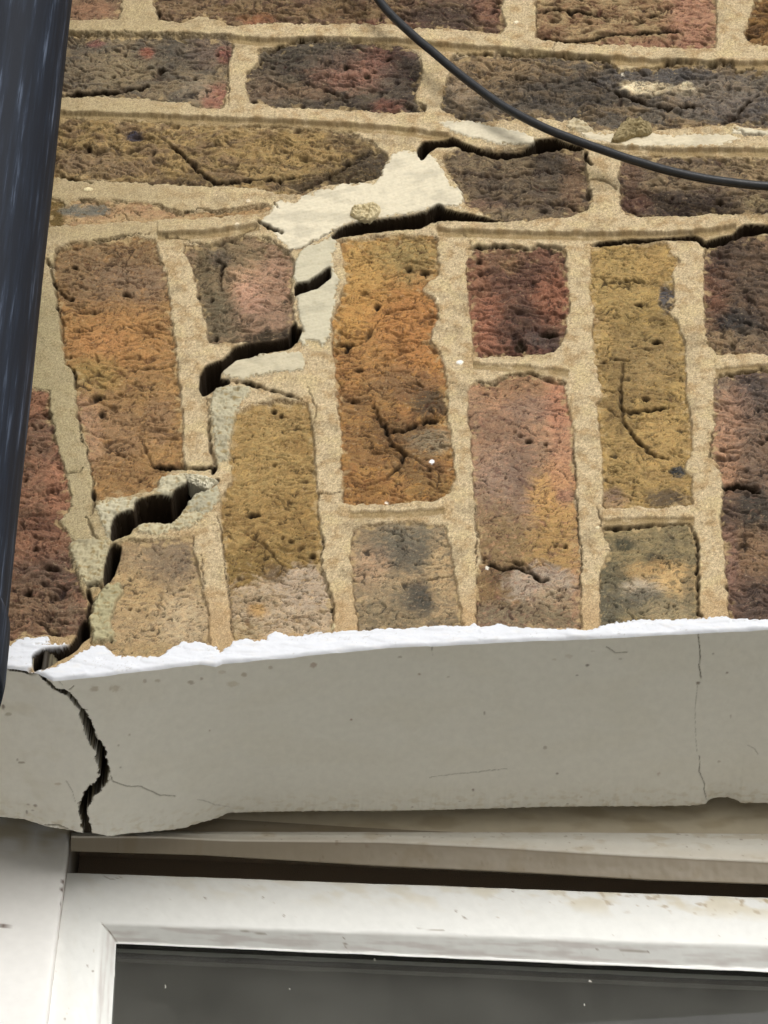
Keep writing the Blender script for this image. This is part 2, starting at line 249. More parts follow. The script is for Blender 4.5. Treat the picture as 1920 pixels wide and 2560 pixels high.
# pale repair mortar: (label, outline, tone)
RP = [
 ('thin flake of white filler above the open crack', F('945,268 985,265 1030,265 1060,276 1110,283 1155,298 1156,311 1130,318 1075,314 1040,306 1010,298 980,290'), (226,216,190)),
 ('white filler strip under the cable', F('1252,290 1290,292 1340,296 1385,301 1400,289 1440,296 1480,297 1540,292 1585,296 1600,303 1560,318 1480,323 1440,318 1395,322 1330,315 1290,310 1262,301'), (222,210,182)),
 ('small peak of filler under the dark brick', F('1225,272 1232,257 1245,252 1260,260 1283,280 1280,291 1250,288 1228,284'), (204,190,158)),
 ('white filler strip at the right edge', F('1578,280 1610,279 1659,286 1760,290 1760,302 1659,298 1600,294 1580,289'), (224,214,188)),
 ('broad ragged patch of white filler', F('846,342 868,325 900,332 915,322 935,342 958,372 968,395 975,405 992,408 1005,432 990,448 965,450 942,450 900,462 830,470 782,478 740,490 718,500 708,512 690,518 668,530 640,541 625,542 612,525 600,520 592,505 600,498 575,492 562,480 585,462 590,450 600,435 622,440 642,436 655,424 672,420 690,412 720,412 735,400 770,398 790,396 806,402 822,384 828,365'), (226,216,190)),
 ('smooth filler between half voussoir and tall orange one', F('638,556 668,536 700,522 722,508 728,518 718,560 720,590 730,600 726,640 720,680 712,735 700,750 690,745 672,735 652,752 645,740 655,715 645,690 640,640 634,600'), (206,198,172)),
 ('ledge of filler below the hole', F('475,812 490,795 515,778 545,770 600,764 648,764 662,780 655,800 622,806 600,808 530,820 490,818'), (206,196,168)),
 ('thin upright strip of filler', F('452,866 470,842 500,835 535,838 545,850 520,872 507,905 503,940 495,962 492,1000 468,1004 462,950 455,905'), (190,182,154)),
 ('ragged filler around the stepped crack', F('203,1092 260,1080 320,1075 345,1056 338,1042 370,1028 406,1026 410,1056 378,1075 340,1080 296,1086 290,1112 262,1118 248,1130 248,1150 243,1176 232,1165 222,1140 212,1115'), (200,192,164)),
 ('filler wedge right of the stepped crack', F('398,1084 404,1072 430,1066 470,1052 474,1080 464,1100 440,1112 400,1110 385,1112'), (184,178,152)),
 ('pale filler ledge over the tan half voussoir', F('282,1142 300,1136 340,1133 375,1130 378,1112 440,1112 438,1128 400,1145 340,1158 300,1150'), (196,186,154)),
 ('lumpy filler left of the upright crack', F('150,1172 200,1165 240,1170 238,1220 229,1257 185,1272 172,1242 155,1205'), (184,174,142)),
 ('greenish filler beside the tan half voussoir', F('196,1312 214,1282 235,1262 262,1262 268,1282 252,1305 240,1340 248,1385 200,1388 192,1350'), (180,172,136)),
]
PAINT_TOP = [F('2,1500 12,1404 40,1384 100,1378 108,1392 76,1397 150,1393 152,1396 122,1406 76,1414 74,1440 60,1452 40,1500'),
  F('62,1500 64,1453 82,1452 112,1447 150,1430 175,1412 215,1393 232,1402 250,1420 300,1423 342,1421 362,1406 391,1389 425,1387 460,1397 475,1412 510,1387 535,1382 550,1390 575,1382 596,1362 625,1378 700,1370 830,1362 995,1354 1030,1352 1042,1357 1080,1348 1110,1357 1230,1362 1270,1364 1310,1349 1370,1342 1520,1339 1570,1336 1630,1340 1760,1342 1760,1500 118,1500')]
ARRIS = F('-140,1436 0,1443 22,1446 65,1452 92,1462 115,1472 200,1465 280,1455 430,1437 465,1441 480,1436 650,1420 830,1402 1150,1386 1265,1382 1510,1370 1659,1362 1800,1357')
# open cracks: outlines
WIDE = [
 Z(2,'145,650 170,620 220,610 300,603 350,628 400,645 500,662 600,655 655,620 650,608 740,600 800,625 860,636 860,644 780,638 700,645 640,660 560,680 480,674 400,658 310,632 225,636 190,660 165,692 150,675'),
 F('718,514 728,500 742,492 770,484 830,474 880,468 920,460 946,446 960,452 990,462 1045,474 1110,479 1140,479 1045,481 960,478 935,478 905,494 830,498 780,505 735,512 722,518'),
 Z(3,'1275,545 1330,538 1400,492 1425,468 1425,515 1370,560 1280,590'),
 Z(5,'865,300 870,240 895,200 960,180 1010,128 1080,102 1130,95 1190,90 1250,70 1262,20 1275,10 1280,45 1302,40 1290,80 1250,122 1200,132 1120,147 1080,168 1020,178 980,208 950,238 945,262 985,262 990,275 940,290 905,318 880,332'),
 Z(7,'485,210 500,165 545,145 585,142 588,98 640,80 700,74 742,82 760,50 812,28 815,-12 835,-5 832,50 812,72 800,120 772,160 742,188 640,180 602,198 570,215 560,235 500,255 486,270'),
 Z(5,'815,690 840,690 900,712 945,690 940,704 882,742 838,752 815,790'),
 Z(7,'488,285 522,278 512,330 492,400 462,440 452,452 458,380 474,320'),
 Z(7,'382,680 350,705 322,740 300,755 240,782 190,812 150,826 146,770 180,745 260,738 310,718 332,682 345,640 356,610 372,600 386,640'),
 F('1275,531 1300,524 1360,518 1430,515 1500,509 1512,514 1520,526 1540,520 1580,510 1596,496 1608,489 1659,490 1760,491 1760,506 1659,504 1600,509 1560,522 1520,533 1505,519 1440,518 1360,522 1300,528'),
]
# thin cracks: zone, polyline, width
THIN = [l.split('|') for l in '''2|870,650 880,700 900,715|12
2|285,250 320,230 400,235 500,228 600,240 730,240 800,245 900,255 980,265 1010,300|6
2|735,240 730,215 745,180|4
2|1010,305 1130,295 1270,270 1400,275 1500,275 1530,310 1600,290|5
2|940,380 1050,410 1150,450 1230,465 1370,450|9
2|1460,530 1520,500 1570,440 1620,400|8
2|150,450 175,465 175,485|8
2|870,785 930,775 980,800 1010,820|7
2|665,50 720,35 800,40 870,45 940,65 1010,70|9
2|665,150 780,175 860,170 960,150 1060,140 1270,130 1290,145|10
2|1100,75 1180,60 1240,20 1290,18|6
2|660,0 655,150|6
2|795,520 820,500 870,530 910,570|7
2|1510,560 1560,590 1659,590|5
2|530,320 640,345 760,350|6
2|850,330 920,340 960,380|7
2|1050,500 1000,570|6
4|0,660 60,640 130,630|7
4|365,390 400,375 500,370 570,372 640,395 660,365 780,380|8
4|905,500 990,505 1080,515 1150,530|6
4|970,525 1080,530|6
4|570,190 700,180 800,195 850,215 900,205|6
4|280,40 400,60 520,70 600,60 700,50|5
4|300,90 450,110 600,125|4
4|1030,190 1100,240 1260,240 1400,235|5
4|340,310 380,370|4
4|1550,580 1600,610 1659,720|4
3|195,430 235,470 240,400 270,380 350,375 440,350 520,330 640,320|5
3|205,430 230,520 260,570 310,600|8
3|235,520 250,640 270,700 272,800|7
3|330,172 400,180 500,195|3
3|680,190 730,215 790,235 850,215 940,225 1000,215 1150,200|5
3|1180,190 1210,215|8
3|1115,270 1180,300 1220,320|11
3|1130,330 1180,350 1240,400 1310,380 1370,345 1450,305|5
3|930,420 970,440 950,500 955,540|8
3|700,325 800,345 900,372 1000,345 1060,320 1110,285|5
3|340,655 430,650|10
3|530,575 580,585|8
3|1450,780 1510,795 1580,780 1600,740 1659,660|6
5|550,215 620,210 750,195|7
5|600,500 640,580 660,630|6
5|450,535 510,575 580,600|7
5|650,622 700,632 800,642|16
5|800,645 860,640 930,642 925,670|12
5|905,430 905,530 930,660|9
5|890,340 905,430|5
5|1000,268 1090,280 1180,310 1300,350|10
5|1480,340 1560,350 1600,340|7
5|1450,240 1490,300|7
5|1610,350 1640,430 1659,460|9
5|290,665 340,660 360,640|4
5|280,190 325,215 325,300|8
5|340,400 350,500 380,580 400,700 410,770|5
5|1370,745 1390,755 1475,750|5
5|1455,100 1510,110 1490,125|14
5|1330,290 1365,380 1350,480|4
6|0,440 15,480 90,470 160,440 210,425|10
6|15,480 30,530 90,570 70,620 0,690|9
6|90,570 140,600 200,640|6
6|150,640 300,625|5
6|1035,380 1060,398 1100,390 1180,380 1250,370|9
6|1030,180 1020,350 1035,430 1080,500 1150,570 1230,600|9
6|930,190 1000,160 1060,175|7
6|950,290 1010,310|6
6|970,380 1030,430|7
6|390,265 470,278 540,235 640,228 740,270 790,275|6
6|270,270 350,285|3
6|1420,270 1450,240 1520,230 1659,205|6
6|1410,600 1465,620|6
6|1405,600 1410,540 1425,490|5
6|1470,720 1540,710 1620,735|22
6|815,560 825,640 830,700|4
6|180,100 215,130 245,145|6
7|1385,380 1410,450 1430,520 1445,620|7
7|1265,590 1330,585 1385,620|7
7|1050,220 1150,280 1240,400|6
7|1280,150 1320,210|5
7|370,160 400,230 430,270|7
7|380,470 388,520 380,600|13
7|360,460 440,455 470,480|7
7|400,40 410,100 390,160|8
7|940,150 960,260 975,400 1000,560 1005,670|5
7|870,320 880,470|5
7|280,370 340,390|5
7|1370,180 1400,260 1380,370|4
8|940,205 1010,208 1140,195 1320,190|8
8|1330,200 1355,280 1355,430 1358,580 1380,600|8
8|830,80 835,200 850,300 850,450|5
8|920,120 940,200|7
8|425,340 500,380 580,370 650,410 690,430|10
8|520,345 600,350 660,420|7
8|690,500 790,460|7
8|490,545 600,560|5
8|180,430 290,410|6
8|820,65 840,90|9
8|390,110 400,230 395,390|4
8|650,20 640,100|3
8|1555,150 1560,300|4
1|270,420 320,405 400,400 480,395 580,380 640,370|13
1|800,100 860,20|6
1|670,30 690,80 780,95|8
1|685,580 760,640 840,720 930,790 1050,780 1200,770 1300,760|9
1|480,620 560,660|9
1|475,720 560,740|7
1|1110,220 1200,200 1300,178 1420,170|7
1|1065,320 1130,270 1110,225|7
1|1320,350 1400,380 1480,410 1560,400|6
1|300,145 500,150 700,152 1000,158|3
1|250,620 330,620 400,635|6
1|980,170 985,320 990,460|4
1|1140,340 1230,370 1300,420|4
1|1300,820 1420,760 1560,680 1640,650|8
1|240,750 290,770 400,790|8'''.split('\n')]
PITS = [l.split('|') for l in '''1|695,295,20,13 1495,285,12,16 1585,325,14,10 1310,460,10,14 1100,440,16,12 385,633,14,8 490,325,10,7 540,235,8,8 845,338,10,8 940,232,8,8
2|1120,320,8,6 1395,355,7,6 705,730,8,10 20,250,14,8
3|325,458,16,9 310,595,14,10 545,575,18,8 935,770,12,10 860,590,8,14 915,600,8,10 1630,628,14,12
4|110,465,14,8 175,480,20,12 410,440,12,10 1100,620,22,8 1180,780,22,7 700,745,30,14 590,790,26,14 1450,180,26,10 885,150,14,20 720,50,10,8
5|425,330,32,12 440,400,16,14 1185,390,16,9 1215,408,10,8 1555,212,22,9 422,175,6,6 305,155,7,6 1185,620,10,8 175,455,10,8 125,548,6,6 405,755,8,24
6|1130,335,18,10 625,520,16,10 700,530,8,8 590,497,14,5 565,480,11,5 760,520,7,6 200,430,36,16 590,120,30,12 720,60,34,14 1180,92,20,7 1500,715,30,14 1600,720,26,10 1655,505,8,10
7|150,290,18,9 120,480,18,16 1220,245,8,6 1258,260,14,6 1300,290,11,10 1350,325,14,9 352,625,12,14 235,660,28,11 560,553,7,6 1095,145,32,10 210,375,26,8 480,690,9,8
8|430,330,14,6 700,425,16,8 740,280,9,7 785,283,9,8 1355,372,5,5 1480,465,8,10'''.split('\n')]

# ------------------------------------------------------------------ wall surface grid (mm)
zar = curve(ARRIS, 0.0)
DX, NZ = 0.50, 960
xs = np.arange(-286, 246, DX)/1000.; ztop = on_plane(829, -60)[2]
T = np.linspace(0, 1, NZ)
Xg = np.repeat(xs[:, None], NZ, 1); za = zar(xs)
Zg = za[:, None] + (ztop - za)[:, None]*T[None, :]
PX, PY = project(np.stack([Xg, np.zeros_like(Xg), Zg], -1))
x, z = Xg*1000, (Zg-3.4)*1000
n1 = fbm(x/9, z/9, 3, 1); n2 = fbm(x/9, z/9, 3, 5); n5 = fbm(x/4.3, z/4.3, 2, 15); n6 = fbm(x/4.3, z/4.3, 2, 17); n3 = fbm(x/2.2, z/2.2, 2, 9); n4 = fbm(x/2.2, z/2.2, 2, 13)
qx = PX + 3.5*n1 + 2.4*n3 + 3.0*n5; qy = PY + 2.6*n2 + 2.0*n4 + 2.6*n6
wx = PX + 2.0*n3; wy = PY + 1.5*n4
white = _rng.rand(*x.shape)*2-1
ID = np.zeros(x.shape, int)

# mortar
big = fbm(x/45, z/45, 3, 21); mid = fbm(x/10, z/10, 3, 22); fine = fbm(x/2.0, z/2.0, 3, 23)
H = .7 + 0.4*mid + 0.28*fine + 0.14*white + 0.5*big
Cm = lin((204,184,148)) + 0*x[..., None]
def mixc(C, c, f): f = np.clip(f, 0, 1)[..., None]; return C*(1-f) + lin(c)*f
Cm = mixc(Cm, (184,158,118), ss(-.2, .5, mid)); Cm = mixc(Cm, (158,142,112), .55*ss(.15, .55, fbm(x/24, z/20, 4, 29))); Cm = mixc(Cm, (206,186,144), ss(0, .6, fbm(x/16, z/16, 3, 24)))
Cm = Cm*(1+.22*fbm(x/1.5, z/1.9, 2, 27)+.10*fbm(x/4, z/4, 2, 28))[..., None]; Cm = mixc(Cm, (120,100,70), .65*ss(.3, .7, fine)); Cm = mixc(Cm, (226,208,170), .6*ss(.3, .7, fbm(x/1.6, z/1.6, 2, 26)))
Cm = mixc(Cm, (168,156,120), .8*ss(420, 60, PX)*ss(500, 700, PY)); Cm = mixc(Cm, (184,166,128), .7*ss(640, 250, PX)*ss(560, 500, PY))
Cm = mixc(Cm, (192,160,118), .6*ss(1250, 1330, PY))
Cm = Cm*(1+.24*white)[..., None]
# lips of the weathered bed joints: proud ribbon above the line, stained ledge below it
LIPS = [F('60,70 250,76 500,81 560,87 850,88 950,98 1100,110 1250,122 1400,133 1659,140 1760,142'),
        F('60,243 130,246 300,251 550,261 830,276 970,294'), F('1262,312 1330,320 1440,325 1659,327 1760,328'),
        F('945,498 960,500 1280,508 1450,505 1560,497 1590,490'), F('340,507 430,503 500,497 560,486'),
        F('1022,786 1100,790 1140,789 1160,796 1228,802'), F('755,1108 860,1106 960,1100'),
        F('1300,1126 1380,1120 1500,1122'), F('1545,800 1600,793 1700,785')]
for k, L in enumerate(LIPS):
    o = np.argsort(L[:, 0]); yl = np.interp(wx, L[o, 0], L[o, 1]) + 1.5*n1
    dmm = (yl - wy)/2.54; on = (wx > L[:, 0].min()) & (wx < L[:, 0].max())
    lip = np.where(dmm > -.9, 2.2*np.exp(-np.clip(dmm, 0, 50)/7.0)*ss(-.9, .7, dmm), 0)*(1+.35*mid)
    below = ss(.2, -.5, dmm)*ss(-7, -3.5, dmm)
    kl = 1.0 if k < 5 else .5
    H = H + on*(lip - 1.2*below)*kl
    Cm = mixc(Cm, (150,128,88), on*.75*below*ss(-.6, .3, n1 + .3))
C = Cm*.84

# bricks
for k, (lab, P, c1, c2, c3, rough, blots) in enumerate(BR, 1):
    s = poly_sd(qx, qy, P); m = s > -20
    if not m.any(): continue
    sx, sz, sd = x[m], z[m], s[m]; sw = white[m]
    ux = sx + 6*fbm(sx/22, sz/22, 2, 30+k) + 1.1*fbm(sx/3.2, sz/3.2, 2, 31+k); uz = sz + 6*fbm(sx/18, sz/18, 2, 60+k) + 1.0*fbm(sx/3.0, sz/3.0, 2, 61+k)
    und = fbm(sx/32, sz/24, 2, 90+k)
    crag = fbm(ux/9, uz/4.0, 4, 120+k, .55)
    kf = np.clip((rough-.4)/.9, .3, 1); r = np.abs(perlin(ux/27, uz/6.5, 150+k)); r2 = np.abs(perlin(ux/13, uz/3.4, 180+k))
    act = ss(.08, .36, fbm(sx/24, sz/16, 2, 210+k)); act2 = ss(.28, .5, fbm(sx/13, sz/11, 2, 240+k))
    cre = ss(.085, .02, r)*act*kf; cre2 = ss(.14, .03, r2)*act2*kf
    pit = ss(.40, .62, fbm(sx/2.4, sz/1.6, 2, 270+k))*ss(-.1, .4, fbm(sx/12, sz/12, 2, 300+k))
    grit = fbm(sx/1.3, sz/1.0, 2, 330+k)
    pt = ss(-.35, .45, fbm(sx/15, sz/12, 3, 700+k)); vr = fbm(sx/30, sz/30, 1, 740+k)
    ledge = perlin(ux/26 + 2*vr, uz/6.5, 760+k); ledge = ss(-.03, .03, ledge)*(.5+ledge)      # split layers with sharp edges
    th = .7*vr*3; ca, sa = np.cos(th), np.sin(th); rx_, rz_ = ux*ca+uz*sa, -ux*sa+uz*ca
    dash = ss(.34, .52, fbm(rx_/3.6, rz_/.95, 3, 780+k, .6))*ss(-.25, .3, fbm(sx/10, sz/10, 2, 800+k))
    hair = ss(.085, .02, np.abs(perlin(ux/12, uz/7.5, 840+k)))*ss(.18, .4, fbm(sx/20, sz/15, 2, 860+k)); hair = np.maximum(hair, ss(.17, .04, np.abs(perlin(ux/6.5, uz/3.2, 880+k)))*ss(.4, .55, fbm(sx/11, sz/9, 2, 900+k)))
    curl = 0*ux
    fiss = ss(.075, .02, np.abs(perlin(ux/34, uz/7.5, 960+k)))*ss(.0, .3, fbm(sx/26, sz/10, 2, 980+k))*ss(.75, 1.15, rough)
    fiss = np.maximum(fiss, .9*ss(.08, .02, np.abs(perlin(ux/24 + 5, uz/6.0, 990+k)))*ss(.1, .4, fbm(sx/20, sz/10, 2, 1000+k))*ss(.75, 1.15, rough))
    grain2 = fbm(sx/.9, sz/.9, 2, 820+k)
    hb = -.9 + rough*(.7*und + (.12+1.15*pt)*.85*crag + .24*grit*(.15+1.1*pt) + .9*(ledge-.25)*ss(.8, 1.3, rough) + .14*grain2) - (.4+.8*rough)*(1.5*cre + .9*cre2) - (.5+.5*rough)*pit - 1.1*dash - 1.3*hair - .8*curl - 3.2*fiss + .07*sw
    c = np.repeat(lin(c1)[None], len(sx), 0)
    c = mixc(c, c2, ss(-.12, .22, fbm(sx/18, sz/12, 4, 360+k)))
    for b in blots.split():
        e, col, st = b.split(':'); bx, by, rx, ry = map(float, e.split(','))
        cc = tuple(float(v) for v in col.split(','))
        d = np.hypot((PX[m]-bx)/(rx*1.25), (PY[m]-by)/(ry*1.25)) + .42*fbm(ux/7, uz/4.5, 4, 390+k+int(bx))
        soft = .5 if float(st) < 1.05 else .25
        c = mixc(c, cc, min(1, float(st))*ss(1+soft, 1-soft, d))
    c = c*(1+.30*fbm(ux/6, uz/3.4, 4, 400+k, .55) + .14*grit + .10*grain2)[:, None]
    hue = fbm(sx/3.5, sz/2.6, 4, 402+k)
    c = c*np.stack([1+.10*hue, 1-.03*hue, 1-.12*hue], 1)
    c[:, 1] = .82*c[:, 1] + .18*.66*c[:, 0]; c[:, 2] *= .84; c = c*.89
    lum = c @ np.array([.25, .6, .15]); c = lum[:, None] + (c-lum[:, None])*.79
    c = mixc(c, c3, .6*ss(.1, .45, fbm(ux/6, uz/2.7, 4, 420+k, .6)))
    c = mixc(c, tuple(min(255, v*1.16+18) for v in c1), .22*ss(.2, .5, fbm(ux/4.5, uz/2.2, 4, 440+k, .6)))
    c = mixc(c, (198,178,142), .3*ss(.55, .75, fbm(sx/2.2, sz/1.6, 2, 442+k)))
    c = mixc(c, tuple(.8*v for v in c3), .85*cre + .7*cre2); c = mixc(c, tuple(.55*v for v in c3), .9*dash); c = mixc(c, tuple(.55*v for v in c3), .9*hair); c = mixc(c, tuple(.7*v for v in c3), .7*curl); c = mixc(c, tuple(.45*v for v in c3), .95*fiss); c = mixc(c, tuple(.8*v for v in c3), .8*pit)
    c = mixc(c, (78,34,30), .5*cre*ss(0, .3, hue))
    # mortar smears over the rims
    smear = ss(.30, .55, fbm(sx/6, sz/6, 3, 450+k) + .26*ss(16, 0, sd))
    c = mixc(c, (172,150,110), .8*smear*ss(26, 2, sd))
    c = c*(1+.07*sw)[:, None]
    e = ss(-.8, 1.9, sd)
    gap = ss(2.6, .3, np.abs(sd+.2))*ss(-.05, .35, fbm(sx/14, sz/14, 2, 470+k))
    H[m] = H[m]*(1-e) + hb*e - 1.7*gap
    e2 = ss(-.6, 1.2, sd)[:, None]
    Cc = C[m]*(1-e2) + c*e2; C[m] = mixc(Cc, (84,64,46), .55*gap)
    mm = np.zeros(x.shape, bool); mm[m] = sd > 0; ID[mm] = k

# repair mortar
pat = .30*fbm(x/16, z/12, 2, 500) + .10*fbm(x/2.2, z/2.2, 3, 501)
for k, (lab, P, cc) in enumerate(RP, 1):
    smooth = sum(cc) > 565; jj = 1.7 if smooth else 2.8
    s = poly_sd(qx+1.5*jj*n3+jj*1.3*n2+2.5*n6, qy+1.2*jj*n4+jj*1.3*n1+2.5*n5, P)
    e = ss(-.8, 2.2, s); hp = 1.9 + pat + (0 if smooth else 1.4*fbm(x/6, z/3.5, 4, 510+k, .6) + .7*fbm(x/2, z/1.5, 3, 511+k) - 1.6*ss(.05, .005, np.abs(perlin(x/7, z/5, 512+k))))
    if smooth: hp = hp + .35*fbm((x+.5*z)/22, (z-.5*x)/2.2, 3, 560+k) + .12*fbm(x/1.6, z/1.6, 2, 561)
    if k == 5: hp = hp - 1.0 + .9*ss(900, 960, PX)
    H = H*(1-e) + hp*e
    cc = tuple(.93*v for v in cc); c = lin(cc) + 0*C; c = mixc(c, tuple(.92*v for v in cc), ss(-.1, .5, fbm(x/18, z/12, 3, 520+k)))
    c = mixc(c, (150,132,92), (.12 if smooth else .85)*ss(.1, .5, fbm(x/4, z/3, 4, 530+k)))
    c = mixc(c, (176,160,124), .6*ss(4, 0, s)*ss(-.2, .2, n3))
    e2 = ss(-.4, .8, s)[..., None]; C = C*(1-e2) + c*e2; ID[s > 0] = 100+k

# sunk thin bed under the left courses, rubble lumps near the broken joint
lump = ss(.25, .5, fbm(x/5, z/4, 4, 540))*ss(70, 20, np.hypot(PX-775, PY-448)*2)
H += 1.6*lump
# white paint carried onto the face
PS = np.maximum(poly_sd(qx+1.5*n3, qy+1.5*n4, PAINT_TOP[0], 60), poly_sd(qx+1.5*n3, qy+1.5*n4, PAINT_TOP[1], 60))
e = ss(-.5, 2.0, PS)
H = H*(1-e) + (H*.12 + 1.7 + .42*fbm(x/16, z/6, 4, 550) + .35*ss(.0, .10, perlin(x/25, z/6, 551)))*e
c = lin((213,216,222)) + 0*C; c = mixc(c, (166,158,146), .7*ss(.25, .5, fbm(x/3, z/1.6, 4, 553))*ss(7, 1, PS)); c = mixc(c, (176,174,172), .7*ss(.03, .006, np.abs(perlin(x/12, z/3.5, 554)))*ss(.1, .35, fbm(x/16, z/10, 2, 555))); c = mixc(c, (222,220,218), .35*ss(.2, .6, fbm(x/12, z/3, 3, 552)))
e2 = ss(-.2, .7, PS)[..., None]; C = C*(1-e2) + c*e2; ID[PS > 0] = 200
# cracks, their inner shade painted dark into the colour
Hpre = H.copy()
for P in WIDE:
    s = poly_sd(PX+1.6*n1+.9*n3, PY+1.6*n2+.9*n4, P)
    s = s + 1.3*fbm(x/1.4, z/1.4, 2, 570)*ss(-3, 1, s); dd = ss(-.4, 1.2, s)
    H = H - dd*(13 + 16*ss(1.0, 8, s + 5*fbm(x/3.5, z/2.5, 3, 571))) ; C = mixc(C, (46,35,22), ss(-1.6, -.1, s)*.96)
for zi, p, wd in THIN:
    P = Z(int(zi), p); wd = np.full(len(P), float(wd)*.74); wd[0] *= .5; wd[-1] *= .4
    lx = PX + 3.0*n1 + 2.8*n3 + 3.2*n5; ly = PY + 3.0*n2 + 2.8*n4 + 3.2*n6
    d = line_d(lx, ly, P, wd*.5*(1))
    wm = (1+.35*n1)
    H = H - ss(.7, -.7, d)*(2.1 + .6*wd.max())*wm; C = mixc(C, (36,23,17), .95*ss(.9, -.2, d))
for zi, p in PITS:
    for q in p.split():
        a, b, rx, ry = map(float, q.split(',')); cx, cy = Z(int(zi), '%g,%g' % (a, b))[0]
        mm = (abs(PX-cx) < 30) & (abs(PY-cy) < 30)
        d = np.hypot((PX[mm]-cx)/(rx*.5), (PY[mm]-cy)/(ry*.5)) + .5*n3[mm] + .45*n4[mm]
        H[mm] -= 4.0*ss(1.15, .45, d); C[mm] = mixc(C[mm], (52,36,30), .9*ss(1.2, .7, d))
# paint drops and lime specks
for q in '933,995,5.5,5:255,255,252 993,785,7.5,5:250,246,232 191,411,10,4:226,212,170 536,437,4.5,3.5:220,206,178 512,490,4.5,4:226,214,186 1052,1224,4,4:235,230,216 835,1082,4,2.5:240,232,216 1514,1223,4,4:214,196,150 1291,1142,4,3:226,214,180 1345,160,3.5,3:240,230,210 945,648,3,3:230,214,180 1115,50,5,3:236,224,196 720,1355,5,5:214,200,160'.split():
    e, cc = q.split(':'); cx, cy, rx, ry = map(float, e.split(',')); d = np.hypot((PX-cx)/rx, (PY-cy)/ry)+.12*n3
    C = mixc(C, tuple(float(v) for v in cc.split(',')), ss(1.1, .85, d)); H += .5*ss(1.1, .7, d)
Hthin = H.copy()
edge = np.clip(1-(np.arange(NZ)*((ztop-za.mean())/NZ*1000))/2.2, 0, 1)    # round the arris over
H = H - 1.6*(edge**2)[None, :]
zmm = np.arange(NZ)*((ztop-za.mean())/NZ*1000)
H = np.maximum(H, np.maximum(-34, -2 - 33*ss(1, 4, zmm))[None, :])
def blur(A, n_=2):
    for _ in range(n_):
        B = A.copy(); B[1:-1] = .25*A[:-2] + .5*A[1:-1] + .25*A[2:]; A = B.copy(); A[:, 1:-1] = .25*B[:, :-2] + .5*B[:, 1:-1] + .25*B[:, 2:]
    return A
gm_ = np.hypot(np.gradient(H, axis=0), np.gradient(H, axis=1)); st = ss(.7, 1.6, blur(gm_, 2))
H = H*(1-st) + blur(H, 2)*st
# shade inside the open cracks painted dark by recess depth
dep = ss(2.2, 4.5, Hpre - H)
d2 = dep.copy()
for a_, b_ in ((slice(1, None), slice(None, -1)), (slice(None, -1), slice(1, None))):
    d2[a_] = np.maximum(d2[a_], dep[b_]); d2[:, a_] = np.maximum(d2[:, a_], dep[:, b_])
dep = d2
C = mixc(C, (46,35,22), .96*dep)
# soften single-sample spikes
Hs = H.copy(); Hs[1:-1, 1:-1] = .72*H[1:-1, 1:-1] + .07*(H[:-2, 1:-1]+H[2:, 1:-1]+H[1:-1, :-2]+H[1:-1, 2:]); H = Hs
gm_ = np.hypot(np.gradient(H, axis=0), np.gradient(H, axis=1)); st = ss(.35, .8, blur(gm_, 2))[..., None]      # no single-grain speckle stretched down steep faces
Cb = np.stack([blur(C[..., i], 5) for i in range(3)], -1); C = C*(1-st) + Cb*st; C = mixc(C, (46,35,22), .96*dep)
C = np.clip(C, .004, .86)

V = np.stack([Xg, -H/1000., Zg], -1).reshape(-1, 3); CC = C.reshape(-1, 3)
NXw = len(xs); Q = grid_quads(NXw, NZ); QI = ID.reshape(-1)[Q[:, 0]]
wall = thing('brick_wall', 'weathered stock brick wall with a stepped crack running through its flat arch', 'brick wall', (0, 0, 3.4))
wall_loc = np.array([0, 0, 3.4])
def wpart(name, idn, m, label=None, parent=wall, loc=wall_loc, skirt=0.0):
    sel = QI == idn
    if sel.sum() < 4: return None
    return link(name, submesh(name, V-loc, Q[sel], CC, skirt), m, parent, label)
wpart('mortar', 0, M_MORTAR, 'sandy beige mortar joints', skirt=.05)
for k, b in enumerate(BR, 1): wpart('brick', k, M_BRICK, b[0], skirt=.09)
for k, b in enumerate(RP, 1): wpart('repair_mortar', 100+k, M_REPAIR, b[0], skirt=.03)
# ------------------------------------------------------------------ painted lintel: face edge + soffit
lintel = thing('lintel', 'white painted lintel soffit above the window with a wide crack near its left end', 'lintel', (0, 0, 3.4))
wpart('painted_edge', 200, M_PAINT, 'bright white flaking paint edge', lintel)
SB = F('-140,1762 0,1768 50,1772 100,1790 150,1797 185,1806 200,1803 232,1812 280,1804 330,1801 398,1794 418,1786 440,1780 470,1772 492,1760 560,1759 650,1757 830,1756 960,1753 1080,1750 1300,1746 1500,1744 1525,1741 1531,1733 1540,1728 1572,1726 1588,1731 1602,1738 1659,1739 1800,1739')
D0 = 0.130
DB = D0 - .025*ss(-.075, -.175, xs)      # plaster laps forward at its left end, shaped to brighten the soffit there
fd = (D0-DB)/.04; zb0 = curve(SB, D0)(xs)*(1-fd) + curve(SB, D0-.04)(xs)*fd; ker = np.ones(61)/61.; zb_s = np.convolve(np.pad(zb0, 30, 'edge'), ker, 'valid')
zb = zb0 + .0007*fbm(xs*1000/2.5, 0*xs, 3, 600)
NS = 230; TS = np.linspace(0, 1, NS)
H0 = H[:, 0]
Xs = np.repeat(xs[:, None], NS, 1); t = np.repeat(TS[None], NXw, 0)
Ys = -H0[:, None]/1000*(1-t)**60 + t*DB[:, None]
za_s = np.convolve(np.pad(za, 90, 'edge'), np.ones(181)/181., 'valid')
Zs = za_s[:, None]*(1-t) + (za-za_s)[:, None]*(1-t)**9 + zb_s[:, None]*t + (zb-zb_s)[:, None]*t**14
sx, sy = Xs*1000, Ys*1000
UPW = np.zeros(Xs.shape)          # mm into the masonry
